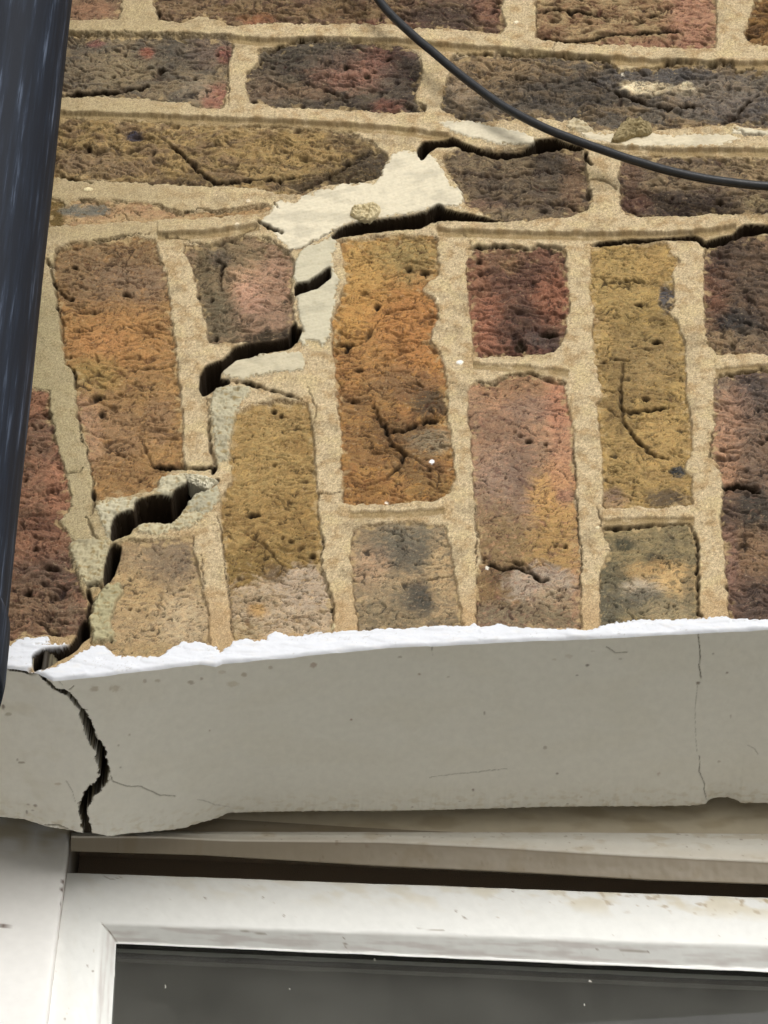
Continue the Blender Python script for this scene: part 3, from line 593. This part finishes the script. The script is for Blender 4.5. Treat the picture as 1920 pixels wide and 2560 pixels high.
UPW += .6*fbm(sx/60, sy/40, 3, 610)*ss(0, .06, t) + .16*fbm(sx/5, sy/5, 3, 611)*ss(0, .03, t)
UPW -= 1.2*ss(.05, 0, t)*0
px, py = project(np.stack([Xs, Ys, Zs], -1)); a1 = fbm(sx/6, sy/6, 3, 612); a2 = fbm(sx/6, sy/6, 3, 613); a3 = fbm(sx/1.6, sy/1.6, 2, 614)
a4 = fbm(sx/2.6, sy/2.6, 2, 618)
jx, jy = px + 3.0*a1 + 2.6*a3 + 3.2*a4, py + 2.5*a2 + 1.5*a3
Cs = lin((224,221,210)) + 0*sx[..., None]
Cs = mixc(Cs, (214,208,190), .18*ss(-.1, .5, fbm(sx/50, sy/30, 3, 615)))
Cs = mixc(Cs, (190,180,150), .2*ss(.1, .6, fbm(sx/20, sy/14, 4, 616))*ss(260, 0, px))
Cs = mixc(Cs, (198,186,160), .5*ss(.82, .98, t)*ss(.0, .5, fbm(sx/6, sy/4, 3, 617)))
CR = Z(9, '40,124 90,132 135,142 165,140 190,165 215,190 240,212 272,222 300,236 320,262 342,290 362,325 378,362 392,400 400,432 432,470 436,510 452,560 448,600 415,640 385,670 365,705 358,735 365,770 372,810 380,850')
CW = np.array([6,7,9,3,6,8,5,15,3,18,4,22,30,38,36,40,40,44,40,36,40,38,36,30,30,36,34], float)*.46
CW = np.interp(np.linspace(0, 1, len(CR)), np.linspace(0, 1, len(CW)), CW)
d = line_d(jx, jy, CR, CW, 40)
UPW += 26*ss(.3, -.6, d) + 6*ss(2.5, -1, d)*0; Cs = mixc(Cs, (44,37,26), ss(2.6, 1.2, d))  # shade within the soffit crack painted dark into the plaster colour
Cs = mixc(Cs, (150,140,112), .6*ss(4, 0, d)*ss(-.1, .3, a1)); UPW += 1.2*ss(5, 0, d)*ss(0, .3, a1)
for n_, p, wd in [(9,'480,590 484,612 550,634 610,634 650,652 690,670 755,673',3.6),(9,'850,688 900,700 935,716',2),(9,'935,712 990,722',2),
                  (9,'285,610 310,650 325,700',2),(9,'300,215 318,198',4),(9,'345,300 375,300',5),(9,'0,770 60,780 110,800 170,815 200,800 250,800 290,815 330,850',6),
                  (10,'1355,-40 1362,20 1366,80 1360,110 1370,165',4),(10,'1355,185 1345,280 1345,400 1352,480',1.6),(10,'1362,500 1362,570 1382,620 1385,660 1392,690',3.2),
                  (10,'195,594 300,580 400,572 530,560',1.8),(10,'206,0 208,70',2.5),(10,'1570,455 1600,470 1615,495',2),(10,'960,30 1000,55 1050,52',3),(9,'270,195 225,150 190,135',2)]:
    P = Z(n_, p); d = line_d(px+1.0*a3+.8*a1, py+1.0*a3+.8*a2, P, wd*.25)
    UPW += .9*ss(.9, -.4, d)*min(1.6, wd/2.5); Cs = mixc(Cs, (92,78,58), min(.9, .22*wd+.12)*ss(.9, -.5, d))
for q in '''9,410,210,20,14,150,128,96,.55 9,500,210,26,14,158,138,104,.5 9,825,186,16,8,134,112,84,.6 9,625,178,8,8,140,116,88,.5 9,680,176,14,6,158,138,104,.5 9,1055,148,14,10,150,126,92,.6 9,1170,118,12,8,150,128,96,.5 9,1355,110,14,12,150,120,94,.75 9,1005,190,26,12,176,160,128,.5 9,960,140,18,8,170,150,120,.4
9,870,168,6,6,130,100,70,.6 9,905,392,6,6,128,96,60,.6 9,512,456,5,5,120,100,70,.5 9,520,553,5,5,110,96,70,.6 9,1517,346,5,4,130,80,40,.8 9,560,410,5,5,140,126,96,.5 9,12,290,9,14,90,62,46,.9 9,35,322,14,8,130,116,80,.6 9,92,530,14,5,110,92,64,.7 9,75,518,6,6,120,104,74,.6 9,115,742,6,9,90,66,48,.8 9,152,714,8,6,90,66,48,.7 9,120,710,8,4,120,96,66,.6 9,140,736,6,4,110,88,60,.6 9,250,622,18,5,160,130,90,.5 9,970,766,10,4,80,64,48,.9 9,1000,762,10,4,80,64,48,.9
10,880,110,10,7,96,84,66,.9 10,836,152,9,4,110,96,76,.8 10,152,148,8,5,134,100,60,.8 10,278,160,7,3,128,110,80,.6 10,68,75,8,5,120,104,84,.6 10,434,316,4,8,118,102,80,.7 10,697,466,7,7,128,112,90,.6 10,748,577,7,5,96,80,60,.8 10,386,648,5,5,104,70,50,.8 10,1356,186,9,8,110,90,70,.9 10,1482,140,6,5,116,86,66,.8 10,1422,60,5,5,104,88,70,.7 10,1498,328,4,8,130,116,94,.5 10,1185,580,7,8,150,120,90,.4 10,1020,82,12,3,130,114,92,.5 10,1448,526,6,4,130,104,80,.5 10,793,710,7,3,110,90,70,.6 10,122,722,6,3,110,90,70,.7 10,328,697,5,3,120,94,70,.6 10,850,680,8,3,170,136,104,.5 10,900,48,12,4,150,132,110,.5 10,800,70,20,8,168,150,126,.35 10,735,85,10,5,168,150,126,.4 10,1190,576,5,8,170,140,110,.3'''.split():
    v = list(map(float, q.split(','))); cx, cy = Z(int(v[0]), '%g,%g' % (v[1], v[2]))[0]
    d = np.hypot((px-cx)/(v[3]*.5), (py-cy)/(v[4]*.5)) + .5*a1 + .3*a3
    Cs = mixc(Cs, tuple(v[5:8]), (.75*v[8])*ss(1.25, .6, d)); UPW += .35*v[8]*ss(1.1, .6, d)
# chipped notch at the back right
d = poly_sd(jx, jy, Z(10, '1395,722 1400,705 1412,690 1440,684 1480,684 1510,692 1545,714 1659,712 1659,760 1390,760'), 30)
Cs = mixc(Cs, (176,166,150), .8*ss(-1, 1, d)); UPW += 1.5*ss(-1, 1.5, d)
UPW += 1.5*ss(.985, 1, t)
Vs = np.stack([Xs, Ys, Zs + UPW/1000], -1)
Vs[:, 0] = np.stack([xs, -H0/1000, za], -1)
# thickness behind the ragged back edge
back = Vs[:, -1].copy(); back2 = back.copy(); back2[:, 2] += .012; back2[:, 1] += .001
Vs = np.concatenate([Vs, back2[:, None]], 1); Cs = np.concatenate([Cs, .7*Cs[:, -1:]], 1)
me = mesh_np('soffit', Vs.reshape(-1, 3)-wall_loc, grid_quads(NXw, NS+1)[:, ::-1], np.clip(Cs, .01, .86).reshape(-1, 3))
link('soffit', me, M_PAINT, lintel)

def box_mesh(name, boxes, bev=0):
    V, Qd = [], []
    for (x0, x1, y0, y1, z0, z1) in boxes:
        b = len(V); V += [(xx, yy, zz) for xx in (x0, x1) for yy in (y0, y1) for zz in (z0, z1)]
        Qd += [[b+i for i in q] for q in ((0,1,3,2),(4,6,7,5),(0,4,5,1),(2,3,7,6),(0,2,6,4),(1,5,7,3))]
    return mesh_np(name, np.array(V, float), np.array(Qd), None, False)

# masonry carrying on outside the photograph
mb = bpy.data.materials.new('brickwork_beyond'); mb.use_nodes = True; n = mb.node_tree; b = n.nodes['Principled BSDF']
tc = n.nodes.new('ShaderNodeTexCoord'); mp = n.nodes.new('ShaderNodeMapping'); mp.inputs['Rotation'].default_value = (math.radians(90), 0, 0)
bt = n.nodes.new('ShaderNodeTexBrick'); bt.inputs['Scale'].default_value = 1; bt.inputs['Brick Width'].default_value = .225; bt.inputs['Row Height'].default_value = .075
bt.inputs['Mortar Size'].default_value = .006; bt.inputs['Color1'].default_value = (.20,.125,.06,1); bt.inputs['Color2'].default_value = (.11,.075,.05,1); bt.inputs['Mortar'].default_value = (.5,.38,.22,1)
n.links.new(tc.outputs['Object'], mp.inputs[0]); n.links.new(mp.outputs[0], bt.inputs['Vector']); n.links.new(bt.outputs['Color'], b.inputs['Base Color'])
b.inputs['Roughness'].default_value = .9
bp = n.nodes.new('ShaderNodeBump'); nz = n.nodes.new('ShaderNodeTexNoise'); nz.inputs['Scale'].default_value = 180; nz.inputs['Detail'].default_value = 6
n.links.new(tc.outputs['Object'], nz.inputs['Vector']); n.links.new(nz.outputs['Fac'], bp.inputs['Height']); bp.inputs['Distance'].default_value = .004; n.links.new(bp.outputs[0], b.inputs['Normal'])
xL, xR = float(xs[0]), float(xs[-1]); zl = float(za[-1])
link('wall_continuation', box_mesh('wall_continuation', [(-1.6, xR, 0, .12, ztop+.0, ztop+1.2), (xR, 1.4, 0, .12, zl+.006, ztop+1.2),
      (-1.6, xL, 0, .12, float(za[0])+.006, ztop-.002), (-1.6, -.75, 0, .25, 0.0, float(za[0])+.006), (-1.6, 1.4, .121, .25, zl+.03, ztop+1.2)]) , mb, wall)
wall.children[-1].data.transform(Matrix.Translation((0, 0, -3.4)))
link('soffit_end', box_mesh('soffit_end', [(xR, 1.4, -.001, D0, zl-3.4, zl-3.4+.005), (-.75, xL, -.001, D0, float(za[0])-3.4, float(za[0])-3.4+.005)]), mat('white_paint_plain', color=(.74,.72,.66), rough=.6), lintel)

# ------------------------------------------------------------------ window
win = thing('window', 'white painted window frame with a dark gap above its grey glass pane', 'window', (0, .15, 3.2))
wl = np.array([0, .15, 3.2])
def ruled(name, rows, x0, x1, nx, colf, parent, m, loc, nsub=10, amp=.0003, seed=700):
    """rows: (z function of x, y) swept along x, joined in order"""
    X = np.linspace(x0, x1, nx); L = []
    R = [np.stack([X, np.full(nx, y0), f(X)], -1) for f, y0 in rows]
    K = []
    for i in range(len(R)-1):
        length = np.linalg.norm(R[i+1]-R[i], axis=1).max(); ns = max(2, int(length/.0011))
        for j in range(ns):
            L.append(R[i] + (R[i+1]-R[i])*(j/ns)); K.append(i + j/ns)
    L.append(R[-1]); K.append(len(R)-1.)
    G = np.stack(L, 1); K = np.array(K)
    gx, gz, gy = G[..., 0]*1000, G[..., 2]*1000, G[..., 1]*1000
    dn = fbm(gx/26, (gz+gy)/9, 3, seed)*amp + .3*amp*fbm(gx/4, (gz+gy)/3, 3, seed+1)
    G[..., 1] += dn; G[..., 2] += .7*dn
    p, q = project(G); Cc = colf(p, q, gx, gz+gy, np.repeat(K[None], nx, 0))
    return link(name, mesh_np(name, G.reshape(-1, 3)-loc, grid_quads(nx, len(K)), np.clip(Cc, .01, .86).reshape(-1, 3)), m, parent)
WH = (229, 230, 227)
TT = curve(F('-60,1800 140,1797 270,1795 830,1796 1250,1797 1659,1800 1800,1801'), .138)
RR = curve(F('-60,1803 145,1806 350,1807 500,1814 830,1817 1105,1830 1255,1840 1380,1847 1659,1860 1800,1867'), .134)
LE = curve(F('-60,1835 145,1839 440,1848 830,1872 1150,1887 1400,1902 1659,1911 1800,1917'), .1405)
ST = curve(F('-60,1874 145,1882 830,1907 1240,1926 1540,1934 1572,1938 1659,1937 1800,1942'), .146)
XR = .60
XJ = float(on_plane(145, 1840, .136)[0]) + .0015
def c_head(p, q, a, c, K):
    C = lin((226,223,214)) + 0*a[..., None]
    C = mixc(C, (206,196,178), ss(1.6, 2.2, K)*(.35+.3*fbm(a/30, c/20, 3, 710)))
    C = mixc(C, (196,182,156), .5*ss(.1, .5, fbm(a/20, c/12, 4, 711)))
    C = mixc(C, (140,120,92), .5*ss(.55, .7, fbm(a/4, c/4, 3, 712)))
    return mixc(C, (120,106,82), .8*ss(2.75, 3.0, K))
ruled('head_frame', [(TT, .1425), (TT, .1385), (lambda x: TT(x)*.5+RR(x)*.5, .1352), (RR, .134), (lambda x: RR(x)-.0008, .1350), (LE, .1405), (lambda x: LE(x)+.03, .1410)], XJ, XR, 900, lambda p,q,a,c,K: c_head(p,q,a,c,K*.8), win, M_GLOSS, wl, amp=.0005)
def c_board(p, q, a, c, K):
    C = lin((206,196,174)) + 0*a[..., None]
    return mixc(C, (180,166,138), .6*ss(-.1, .4, fbm(a/30, c/14, 4, 720)))
ruled('packing_strip', [(lambda x: TT(x)+.05, .1415), (lambda x: TT(x)-.006, .1415)], XJ, XR, 700, c_board, win, M_GLOSS, wl, amp=.0004)
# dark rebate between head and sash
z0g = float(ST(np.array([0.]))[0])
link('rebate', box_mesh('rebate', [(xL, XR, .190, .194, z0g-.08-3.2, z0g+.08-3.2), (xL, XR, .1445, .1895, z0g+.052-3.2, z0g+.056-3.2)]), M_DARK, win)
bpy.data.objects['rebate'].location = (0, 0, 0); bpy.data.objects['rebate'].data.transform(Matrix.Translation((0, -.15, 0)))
# sash: top rail and left stile, mitred, as one L-shaped moulding
def Lpath(corner, low, right, y0, nl=520, nr=900):
    c = on_plane(*corner, y0); l = on_plane(*low, y0); r = on_plane(*right, y0)
    l = c + (l-c)*(.62/np.linalg.norm(l-c)); r = c + (r-c)*((XR-c[0])/(r[0]-c[0]))
    a = np.linspace(0, 1, nl)[:, None]**1.0; b_ = np.linspace(0, 1, nr)[1:, None]
    return np.concatenate([l + (c-l)*a, c + (r-c)*b_])
prof = [Lpath((145,1882),(100,2212),(1659,1937), .146)]
p0 = prof[0].copy(); p0[:, 1] = .19
e1 = prof[0].copy(); e1[:, 1] += .0; 
prof = [p0, prof[0]+np.array([0,.0012,0]), prof[0]+np.array([0,0,-.0012]),
        Lpath((214,1990),(198,2212),(1659,2040), .1452), Lpath((222,1997),(206,2212),(1659,2047), .1460),
        Lpath((249,2034),(238,2212),(1659,2093), .1545), Lpath((250,2035.5),(239,2212),(1659,2095), .1547), Lpath((251,2039),(241,2212),(1659,2101), .1549), Lpath((251,2036),(241,2212),(1659,2098), .1610)]
L, K = [], []
for i in range(len(prof)-1):
    ln = np.linalg.norm(prof[i+1][700]-prof[i][700]); ns = max(2, int(ln/.0011))
    for j in range(ns): L.append(prof[i] + (prof[i+1]-prof[i])*(j/ns)); K.append(i+j/ns)
L.append(prof[-1]); K.append(len(prof)-1.)
G = np.stack(L, 1); K = np.repeat(np.array(K)[None], len(G), 0); gx, gz = G[..., 0]*1000, G[..., 2]*1000
top = ss(-.02, .02, G[..., 0]-on_plane(232, 2015, .15)[0] + (on_plane(232, 2015, .15)[2]-G[..., 2])*0)
s_al = np.repeat(np.arange(len(G))[:, None]*.8, G.shape[1], 1)
dn = .00035*fbm(s_al/30, K*1.5, 3, 730) + .00010*fbm(s_al/5, K*4, 3, 731); G[..., 1] += dn; G[..., 2] -= .5*dn
G[..., 1] -= .0007*np.sin(np.clip((K-2)/1., 0, 1)*np.pi)
p, q = project(G)
Cc = lin(WH) + 0*gx[..., None]
rail = ss(2, 12, gx - gx[520, 0])
Cc = mixc(Cc, (206,194,164), (.6*ss(-.15, .35, fbm(s_al/22, K*2.2, 4, 732)))*ss(2.65, 2.2, K)*rail*(.35+.65*ss(300, 1500, p)))
Cc = mixc(Cc, (168,146,112), .7*ss(.3, .55, fbm(s_al/6, K*6, 4, 733))*ss(2.6, 2.2, K)*rail*ss(900, 1500, p))
Cc = mixc(Cc, (196,188,184), .6*ss(3.95, 4.1, K)*ss(5.1, 4.9, K)*ss(-.2, .4, fbm(s_al/30, K*3, 4, 734)))
Cc = mixc(Cc, (170,156,134), .5*ss(.72, .86, fbm(s_al/4, K*14, 3, 735)))
mit = line_d(p+.8*fbm(gx/3, gz/3, 2, 736), q, F('220,1994 236,2013 252,2036'), 1.4); Cc = mixc(Cc, (120,108,92), .9*ss(1.0, -.4, mit))
for cc in F('189,2087 201,2098 140,2202 443,1940 568,1939 613,1978 743,2026 747,2038 748,2045 1003,1982 1108,1925 1345,2060 1290,2052 1400,2056 985,1968'):
    dd = np.hypot((p-cc[0])/2.6, (q-cc[1])/2.2); Cc = mixc(Cc, (130,112,94), .8*ss(1.2, .6, dd))
for l_ in ('742,2036 749,2048', '1000,1978 1004,1985 1010,1986', '225,1893 240,1900 262,1895', '520,2010 570,2018 578,2015', '1340,2052 1400,2057', '900,2006 960,2010'):
    Cc = mixc(Cc, (150,138,124), .7*ss(1.3, -.3, line_d(p, q, F(l_), 1.0)))
link('sash', mesh_np('sash', G.reshape(-1, 3)-wl, grid_quads(*K.shape), np.clip(Cc, .01, .86).reshape(-1, 3)), M_GLOSS, win)
# outer jamb board
a_, b_ = on_plane(145, 1840, .136), on_plane(100, 2212, .136); sl_ = (b_[0]-a_[0])/(b_[2]-a_[2])
zz = np.linspace(a_[2]+.05, a_[2]-.62, 700)
cols, CC2 = [], []
prof2 = [(-.45, .136)] + [(-.45+.45*i/80*.995, .136) for i in range(1, 81)] + [(-.0006, .1363), (0, .1372), (0, .1495), (.0004, .152), (.002, .19)]
G = np.stack([np.stack([a_[0]+(zz-a_[2])*sl_+dx, np.full(len(zz), yy), zz], -1) for dx, yy in prof2], 1)
gx, gz = G[..., 0]*1000, G[..., 2]*1000
G[..., 1] += .0004*fbm(gx/50, gz/60, 3, 740); G[..., 0] += .0003*fbm(gz/9, gz*0, 3, 743)
p, q = project(G); Cj = lin((230,229,226)) + 0*gx[..., None]
Cj = mixc(Cj, (196,184,152), .7*ss(1870, 1790, q)*ss(-.3, .3, fbm(gx/14, gz/14, 4, 741)))
kk = np.arange(len(prof2))[None]; Cj = mixc(Cj, (34,26,20), 1.0*(kk >= len(prof2)-1) + 0*gx); Cj = mixc(Cj, (150,122,106), .75*(kk == len(prof2)-3)*(.6+.5*fbm(gz/5, gz*0, 3, 744)))
for cc in F('135,1922 133,1954 137,1905 8,2000 96,1905 70,2110'):
    Cj = mixc(Cj, (86,56,40), .85*ss(1.2, .6, np.hypot((p-cc[0])/3.5, (q-cc[1])/5)))
link('jamb', mesh_np('jamb', G.reshape(-1, 3)-wl, grid_quads(len(zz), len(prof2)), np.clip(Cj, .01, .86).reshape(-1, 3)), M_GLOSS, win)
# glass
mg = bpy.data.materials.new('window_glass'); mg.use_nodes = True; n = mg.node_tree; n.nodes.remove(n.nodes['Principled BSDF']); out = n.nodes['Material Output']
tr = n.nodes.new('ShaderNodeBsdfTransparent'); tr.inputs[0].default_value = (.8,.82,.8,1); gl = n.nodes.new('ShaderNodeBsdfGlossy'); gl.inputs['Roughness'].default_value = .03
df = n.nodes.new('ShaderNodeBsdfDiffuse'); df.inputs[0].default_value = (.55,.54,.5,1)
fr = n.nodes.new('ShaderNodeFresnel'); fr.inputs[0].default_value = 1.52; m1 = n.nodes.new('ShaderNodeMixShader'); m2 = n.nodes.new('ShaderNodeMixShader')
tc = n.nodes.new('ShaderNodeTexCoord'); nz = n.nodes.new('ShaderNodeTexNoise'); nz.inputs['Scale'].default_value = 22; nz.inputs['Detail'].default_value = 8; nz.inputs['Roughness'].default_value = .7
mr = n.nodes.new('ShaderNodeMapRange'); mr.inputs['From Min'].default_value = .35; mr.inputs['From Max'].default_value = .8; mr.inputs['To Min'].default_value = .03; mr.inputs['To Max'].default_value = .075
n.links.new(tc.outputs['Object'], nz.inputs[0]); n.links.new(nz.outputs['Fac'], mr.inputs[0])
n.links.new(fr.outputs[0], m1.inputs[0]); n.links.new(tr.outputs[0], m1.inputs[1]); n.links.new(gl.outputs[0], m1.inputs[2])
n.links.new(mr.outputs[0], m2.inputs[0]); n.links.new(m1.outputs[0], m2.inputs[1]); n.links.new(df.outputs[0], m2.inputs[2]); n.links.new(m2.outputs[0], out.inputs[0])
gc = on_plane(250, 2037, .16)
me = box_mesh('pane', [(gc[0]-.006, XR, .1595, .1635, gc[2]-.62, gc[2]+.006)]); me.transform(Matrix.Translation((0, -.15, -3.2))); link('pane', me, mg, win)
M_SPECK = mat('lime_speck', color=(.62,.6,.55), rough=.8)
for i, l_ in enumerate(['357,2127 358,2131 357,2134','809,2071 811,2074','625,2135 627,2137','1273,2118 1277,2120','1262,2168 1263,2172','247,2060 247,2110']):
    P = on_plane(*F(l_).T, .1592) - wl; r = .0003 if i not in (1,3) else .0006
    V2 = np.concatenate([P + np.array([0,0,r]), P + np.array([r,0,-r]), P - np.array([r,0,r]), P+np.array([0,-r,0])]); k_ = len(P)
    q2 = [[i_ + a*k_, i_+1+a*k_, i_+1+b__*k_, i_+b__*k_] for i_ in range(k_-1) for a, b__ in ((0,3),(3,1),(2,3),(1,2))]
    q2 += [[0, k_, 2*k_, 3*k_], [k_-1, 2*k_-1, 3*k_-1, 4*k_-1]]
    if i == 0: SPV, SPQ = [V2], [np.array(q2)]; off = len(V2)
    else: SPV.append(V2); SPQ.append(np.array(q2)+off); off += len(V2)
link('pane_dirt', mesh_np('pane_dirt', np.concatenate(SPV), np.concatenate(SPQ), None, False), M_SPECK, win)
# dim room behind the glass, with the inner edge of the head just showing
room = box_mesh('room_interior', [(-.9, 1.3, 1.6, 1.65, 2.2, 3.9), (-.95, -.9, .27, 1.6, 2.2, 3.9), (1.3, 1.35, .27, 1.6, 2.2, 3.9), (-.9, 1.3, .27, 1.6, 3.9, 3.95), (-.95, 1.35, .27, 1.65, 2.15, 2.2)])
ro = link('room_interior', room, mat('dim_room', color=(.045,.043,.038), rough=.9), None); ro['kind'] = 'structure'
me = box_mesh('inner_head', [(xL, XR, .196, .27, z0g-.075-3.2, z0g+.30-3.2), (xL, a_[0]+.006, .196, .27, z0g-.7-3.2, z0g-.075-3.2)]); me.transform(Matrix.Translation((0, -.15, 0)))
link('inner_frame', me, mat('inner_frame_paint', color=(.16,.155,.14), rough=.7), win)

# ------------------------------------------------------------------ drainpipe
mp_ = bpy.data.materials.new('pipe_paint'); mp_.use_nodes = True; n = mp_.node_tree; b = n.nodes['Principled BSDF']
tc = n.nodes.new('ShaderNodeTexCoord'); mpp = n.nodes.new('ShaderNodeMapping'); mpp.inputs['Scale'].default_value = (230, 230, 9)
nz = n.nodes.new('ShaderNodeTexNoise'); nz.inputs['Scale'].default_value = 1; nz.inputs['Detail'].default_value = 6; nz.inputs['Roughness'].default_value = .65
cr = n.nodes.new('ShaderNodeValToRGB'); e = cr.color_ramp.elements; e[0].position = .46; e[0].color = (.006,.009,.016,1); e[1].position = .74; e[1].color = (.11,.14,.20,1)
m_ = cr.color_ramp.elements.new(.57); m_.color = (.011,.017,.030,1)
n.links.new(tc.outputs['Object'], mpp.inputs[0]); n.links.new(mpp.outputs[0], nz.inputs[0]); n.links.new(nz.outputs['Fac'], cr.inputs[0]); n.links.new(cr.outputs[0], b.inputs['Base Color'])
b.inputs['Roughness'].default_value = .66; b.inputs['Specular IOR Level'].default_value = .22
bp = n.nodes.new('ShaderNodeBump'); bp.inputs['Strength'].default_value = .5; bp.inputs['Distance'].default_value = .0006; n.links.new(nz.outputs['Fac'], bp.inputs['Height']); n.links.new(bp.outputs[0], b.inputs['Normal'])
YP, RP_ = -.072, .040
e0, e1 = on_plane(155, 0, YP), on_plane(45, 1060, YP); lean = (e0[0]-e1[0])/(e0[2]-e1[2])
zc_ = on_plane(6, 1372, YP)[2]; ze_ = on_plane(4, 1500, YP)[2]
def xax(zv): return e1[0] + (zv-e1[2])*lean - RP_
pipe = thing('drainpipe', 'black painted iron drainpipe with pale streaks running down the left edge', 'drainpipe', (xax(zc_), YP, zc_))
def lathe(name, prof, m, parent, seg=72, seed=0):
    Vv = []
    for r, zv in prof:
        for k in range(seg):
            a = 2*math.pi*k/seg; rr = r*(1+.004*math.sin(3*a+zv*30))
            Vv.append((xax(zv)+rr*math.cos(a)-xax(zc_), rr*math.sin(a), zv-zc_))
    Qq = [[i*seg+k, i*seg+(k+1) % seg, (i+1)*seg+(k+1) % seg, (i+1)*seg+k] for i in range(len(prof)-1) for k in range(seg)]
    return link(name, mesh_np(name, np.array(Vv), np.array(Qq), None, True), m, parent)
lathe('pipe_shaft', [(RP_, zc_+1.5-.05*i) for i in range(30)] + [(RP_, zc_-.01)], mp_, pipe)
lathe('socket', [(RP_*.98, zc_+.012), (RP_+.0006, zc_+.011), (RP_+.0018, zc_+.006), (RP_+.0021, zc_-.002), (RP_+.0021, ze_+.012), (RP_+.0015, ze_+.005), (RP_+.001, ze_+.0005), (RP_-.004, ze_), (RP_-.008, ze_+.002)], mp_, pipe)
lathe('lower_shaft', [(RP_-.006, ze_+.01)] + [(RP_-.006, ze_-.06*i) for i in range(1, 40)], mp_, pipe)

# ------------------------------------------------------------------ cable
CP = F('640,-330 700,-200 745,-110 790,-40 830,15 855,42 880,65 908,90 935,112 970,142 1005,170 1042,198 1080,225 1118,247 1155,266 1192,283 1230,298 1268,312 1305,325 1342,338 1380,350 1430,365 1480,377 1530,387 1580,394 1620,399 1659,402 1720,405 1850,404 2100,385')
def smooth_path(P, n_=6):
    o = []
    for i in range(len(P)-1):
        a, b, c, d = P[max(i-1, 0)], P[i], P[i+1], P[min(i+2, len(P)-1)]
        for t in np.arange(n_)/n_:
            o.append(.5*((2*b) + (c-a)*t + (2*a-5*b+4*c-d)*t*t + (-a+3*b-3*c+d)*t**3))
    o.append(P[-1]); return np.array(o)
CP = smooth_path(CP); W = on_plane(CP[:, 0], CP[:, 1], -.016)
cab = []; seg = 20; rc = .0028
for i in range(len(W)):
    tn = W[min(i+1, len(W)-1)] - W[max(i-1, 0)]; tn /= np.linalg.norm(tn); nn = np.array([0, 1., 0]); bb = np.cross(tn, nn); bb /= np.linalg.norm(bb)
    for k in range(seg):
        a = 2*math.pi*k/seg; cab.append(W[i] + rc*(math.cos(a)*nn + math.sin(a)*bb))
cab = np.array(cab); cl = W[len(W)//2]
Qq = [[i*seg+k, i*seg+(k+1) % seg, (i+1)*seg+(k+1) % seg, (i+1)*seg+k] for i in range(len(W)-1) for k in range(seg)]
cb = link('cable', mesh_np('cable', cab-cl, np.array(Qq), None, True), mat('black_rubber', color=(.016,.017,.019), rough=.42, grain=(300,.3), bump=(900,.5,.0004), spec=.5)); cb.location = cl
cb['label'] = 'thin black cable sagging across the upper right of the wall'; cb['category'] = 'cable'

# ------------------------------------------------------------------ loose chips of mortar
def chip(P, yf, thick, label, loc_tone, seed):
    rs = np.random.RandomState(seed); P = smooth_path(np.concatenate([P, P[:1]]), 6)[:-1]; k = len(P)
    c = P.mean(0); rings = [(.0, yf+.0006), (.12, yf+.0005), (.25, yf+.0003), (.38, yf+.0002), (.50, yf), (.62, yf+.0001), (.74, yf+.0002), (.85, yf+.0005), (.94, yf+.0011), (1.0, yf+.002), (1.02, yf+thick), (.0, yf+thick+.001)]
    Vv, Cc = [], []
    for s, yy in rings:
        R = c + (P-c)*s + rs.randn(k, 2)*.35*(s > .9); w_ = on_plane(R[:, 0], R[:, 1], yf); nn_ = fbm(R[:, 0]/9., R[:, 1]/6., 4, seed, .6); w_[:, 1] = yy - .0022*nn_ + .0009*np.abs(perlin(R[:, 0]/14., R[:, 1]/7., seed+2))
        Vv.append(w_); Cc.append(lin(loc_tone)[None]*(1+.35*nn_ + .10*rs.randn(k)*0)[:, None])
    Vv = np.concatenate(Vv); cc = Vv.mean(0)
    Qq = np.array([[i*k+j, i*k+(j+1) % k, (i+1)*k+(j+1) % k, (i+1)*k+j] for i in range(len(rings)-1) for j in range(k)])
    o = link('mortar_chip', mesh_np('mortar_chip', Vv-cc, Qq, np.clip(np.concatenate(Cc), .02, .8), False), M_REPAIR); o.location = cc
    o['label'] = label; o['category'] = 'mortar chip'; return o
chip(Z(5, '800,662 815,658 860,664 905,674 940,686 946,692 925,700 895,716 860,708 825,694 808,680'), -.0035, .012, 'pale wedge-shaped mortar chip lodged in the stepped crack', (206,200,178), 3)
chip(Z(2, '985,592 1000,560 1022,530 1045,508 1062,500 1085,505 1110,497 1130,512 1150,522 1160,545 1140,562 1090,568 1060,578 1030,590'), -.0065, .006, 'olive-grey mortar flake lifted off above the white filler strip', (146,132,98), 5)
chip(F('760,445 775,436 795,434 815,436 822,446 812,462 795,470 772,466 758,456'), -.0045, .004, 'lumpy beige mortar chip stuck on the broad white filler patch', (196,182,146), 9)

# ------------------------------------------------------------------ ground (out of frame, bounces light up)
gm = mat('pale_paving', color=(.52,.50,.45), rough=.9, grain=(6,.2), bump=(60,.5,.01))
g = link('ground', box_mesh('ground', [(-60, 60, -80, 60, -.2, 0)]), gm); g['kind'] = 'structure'
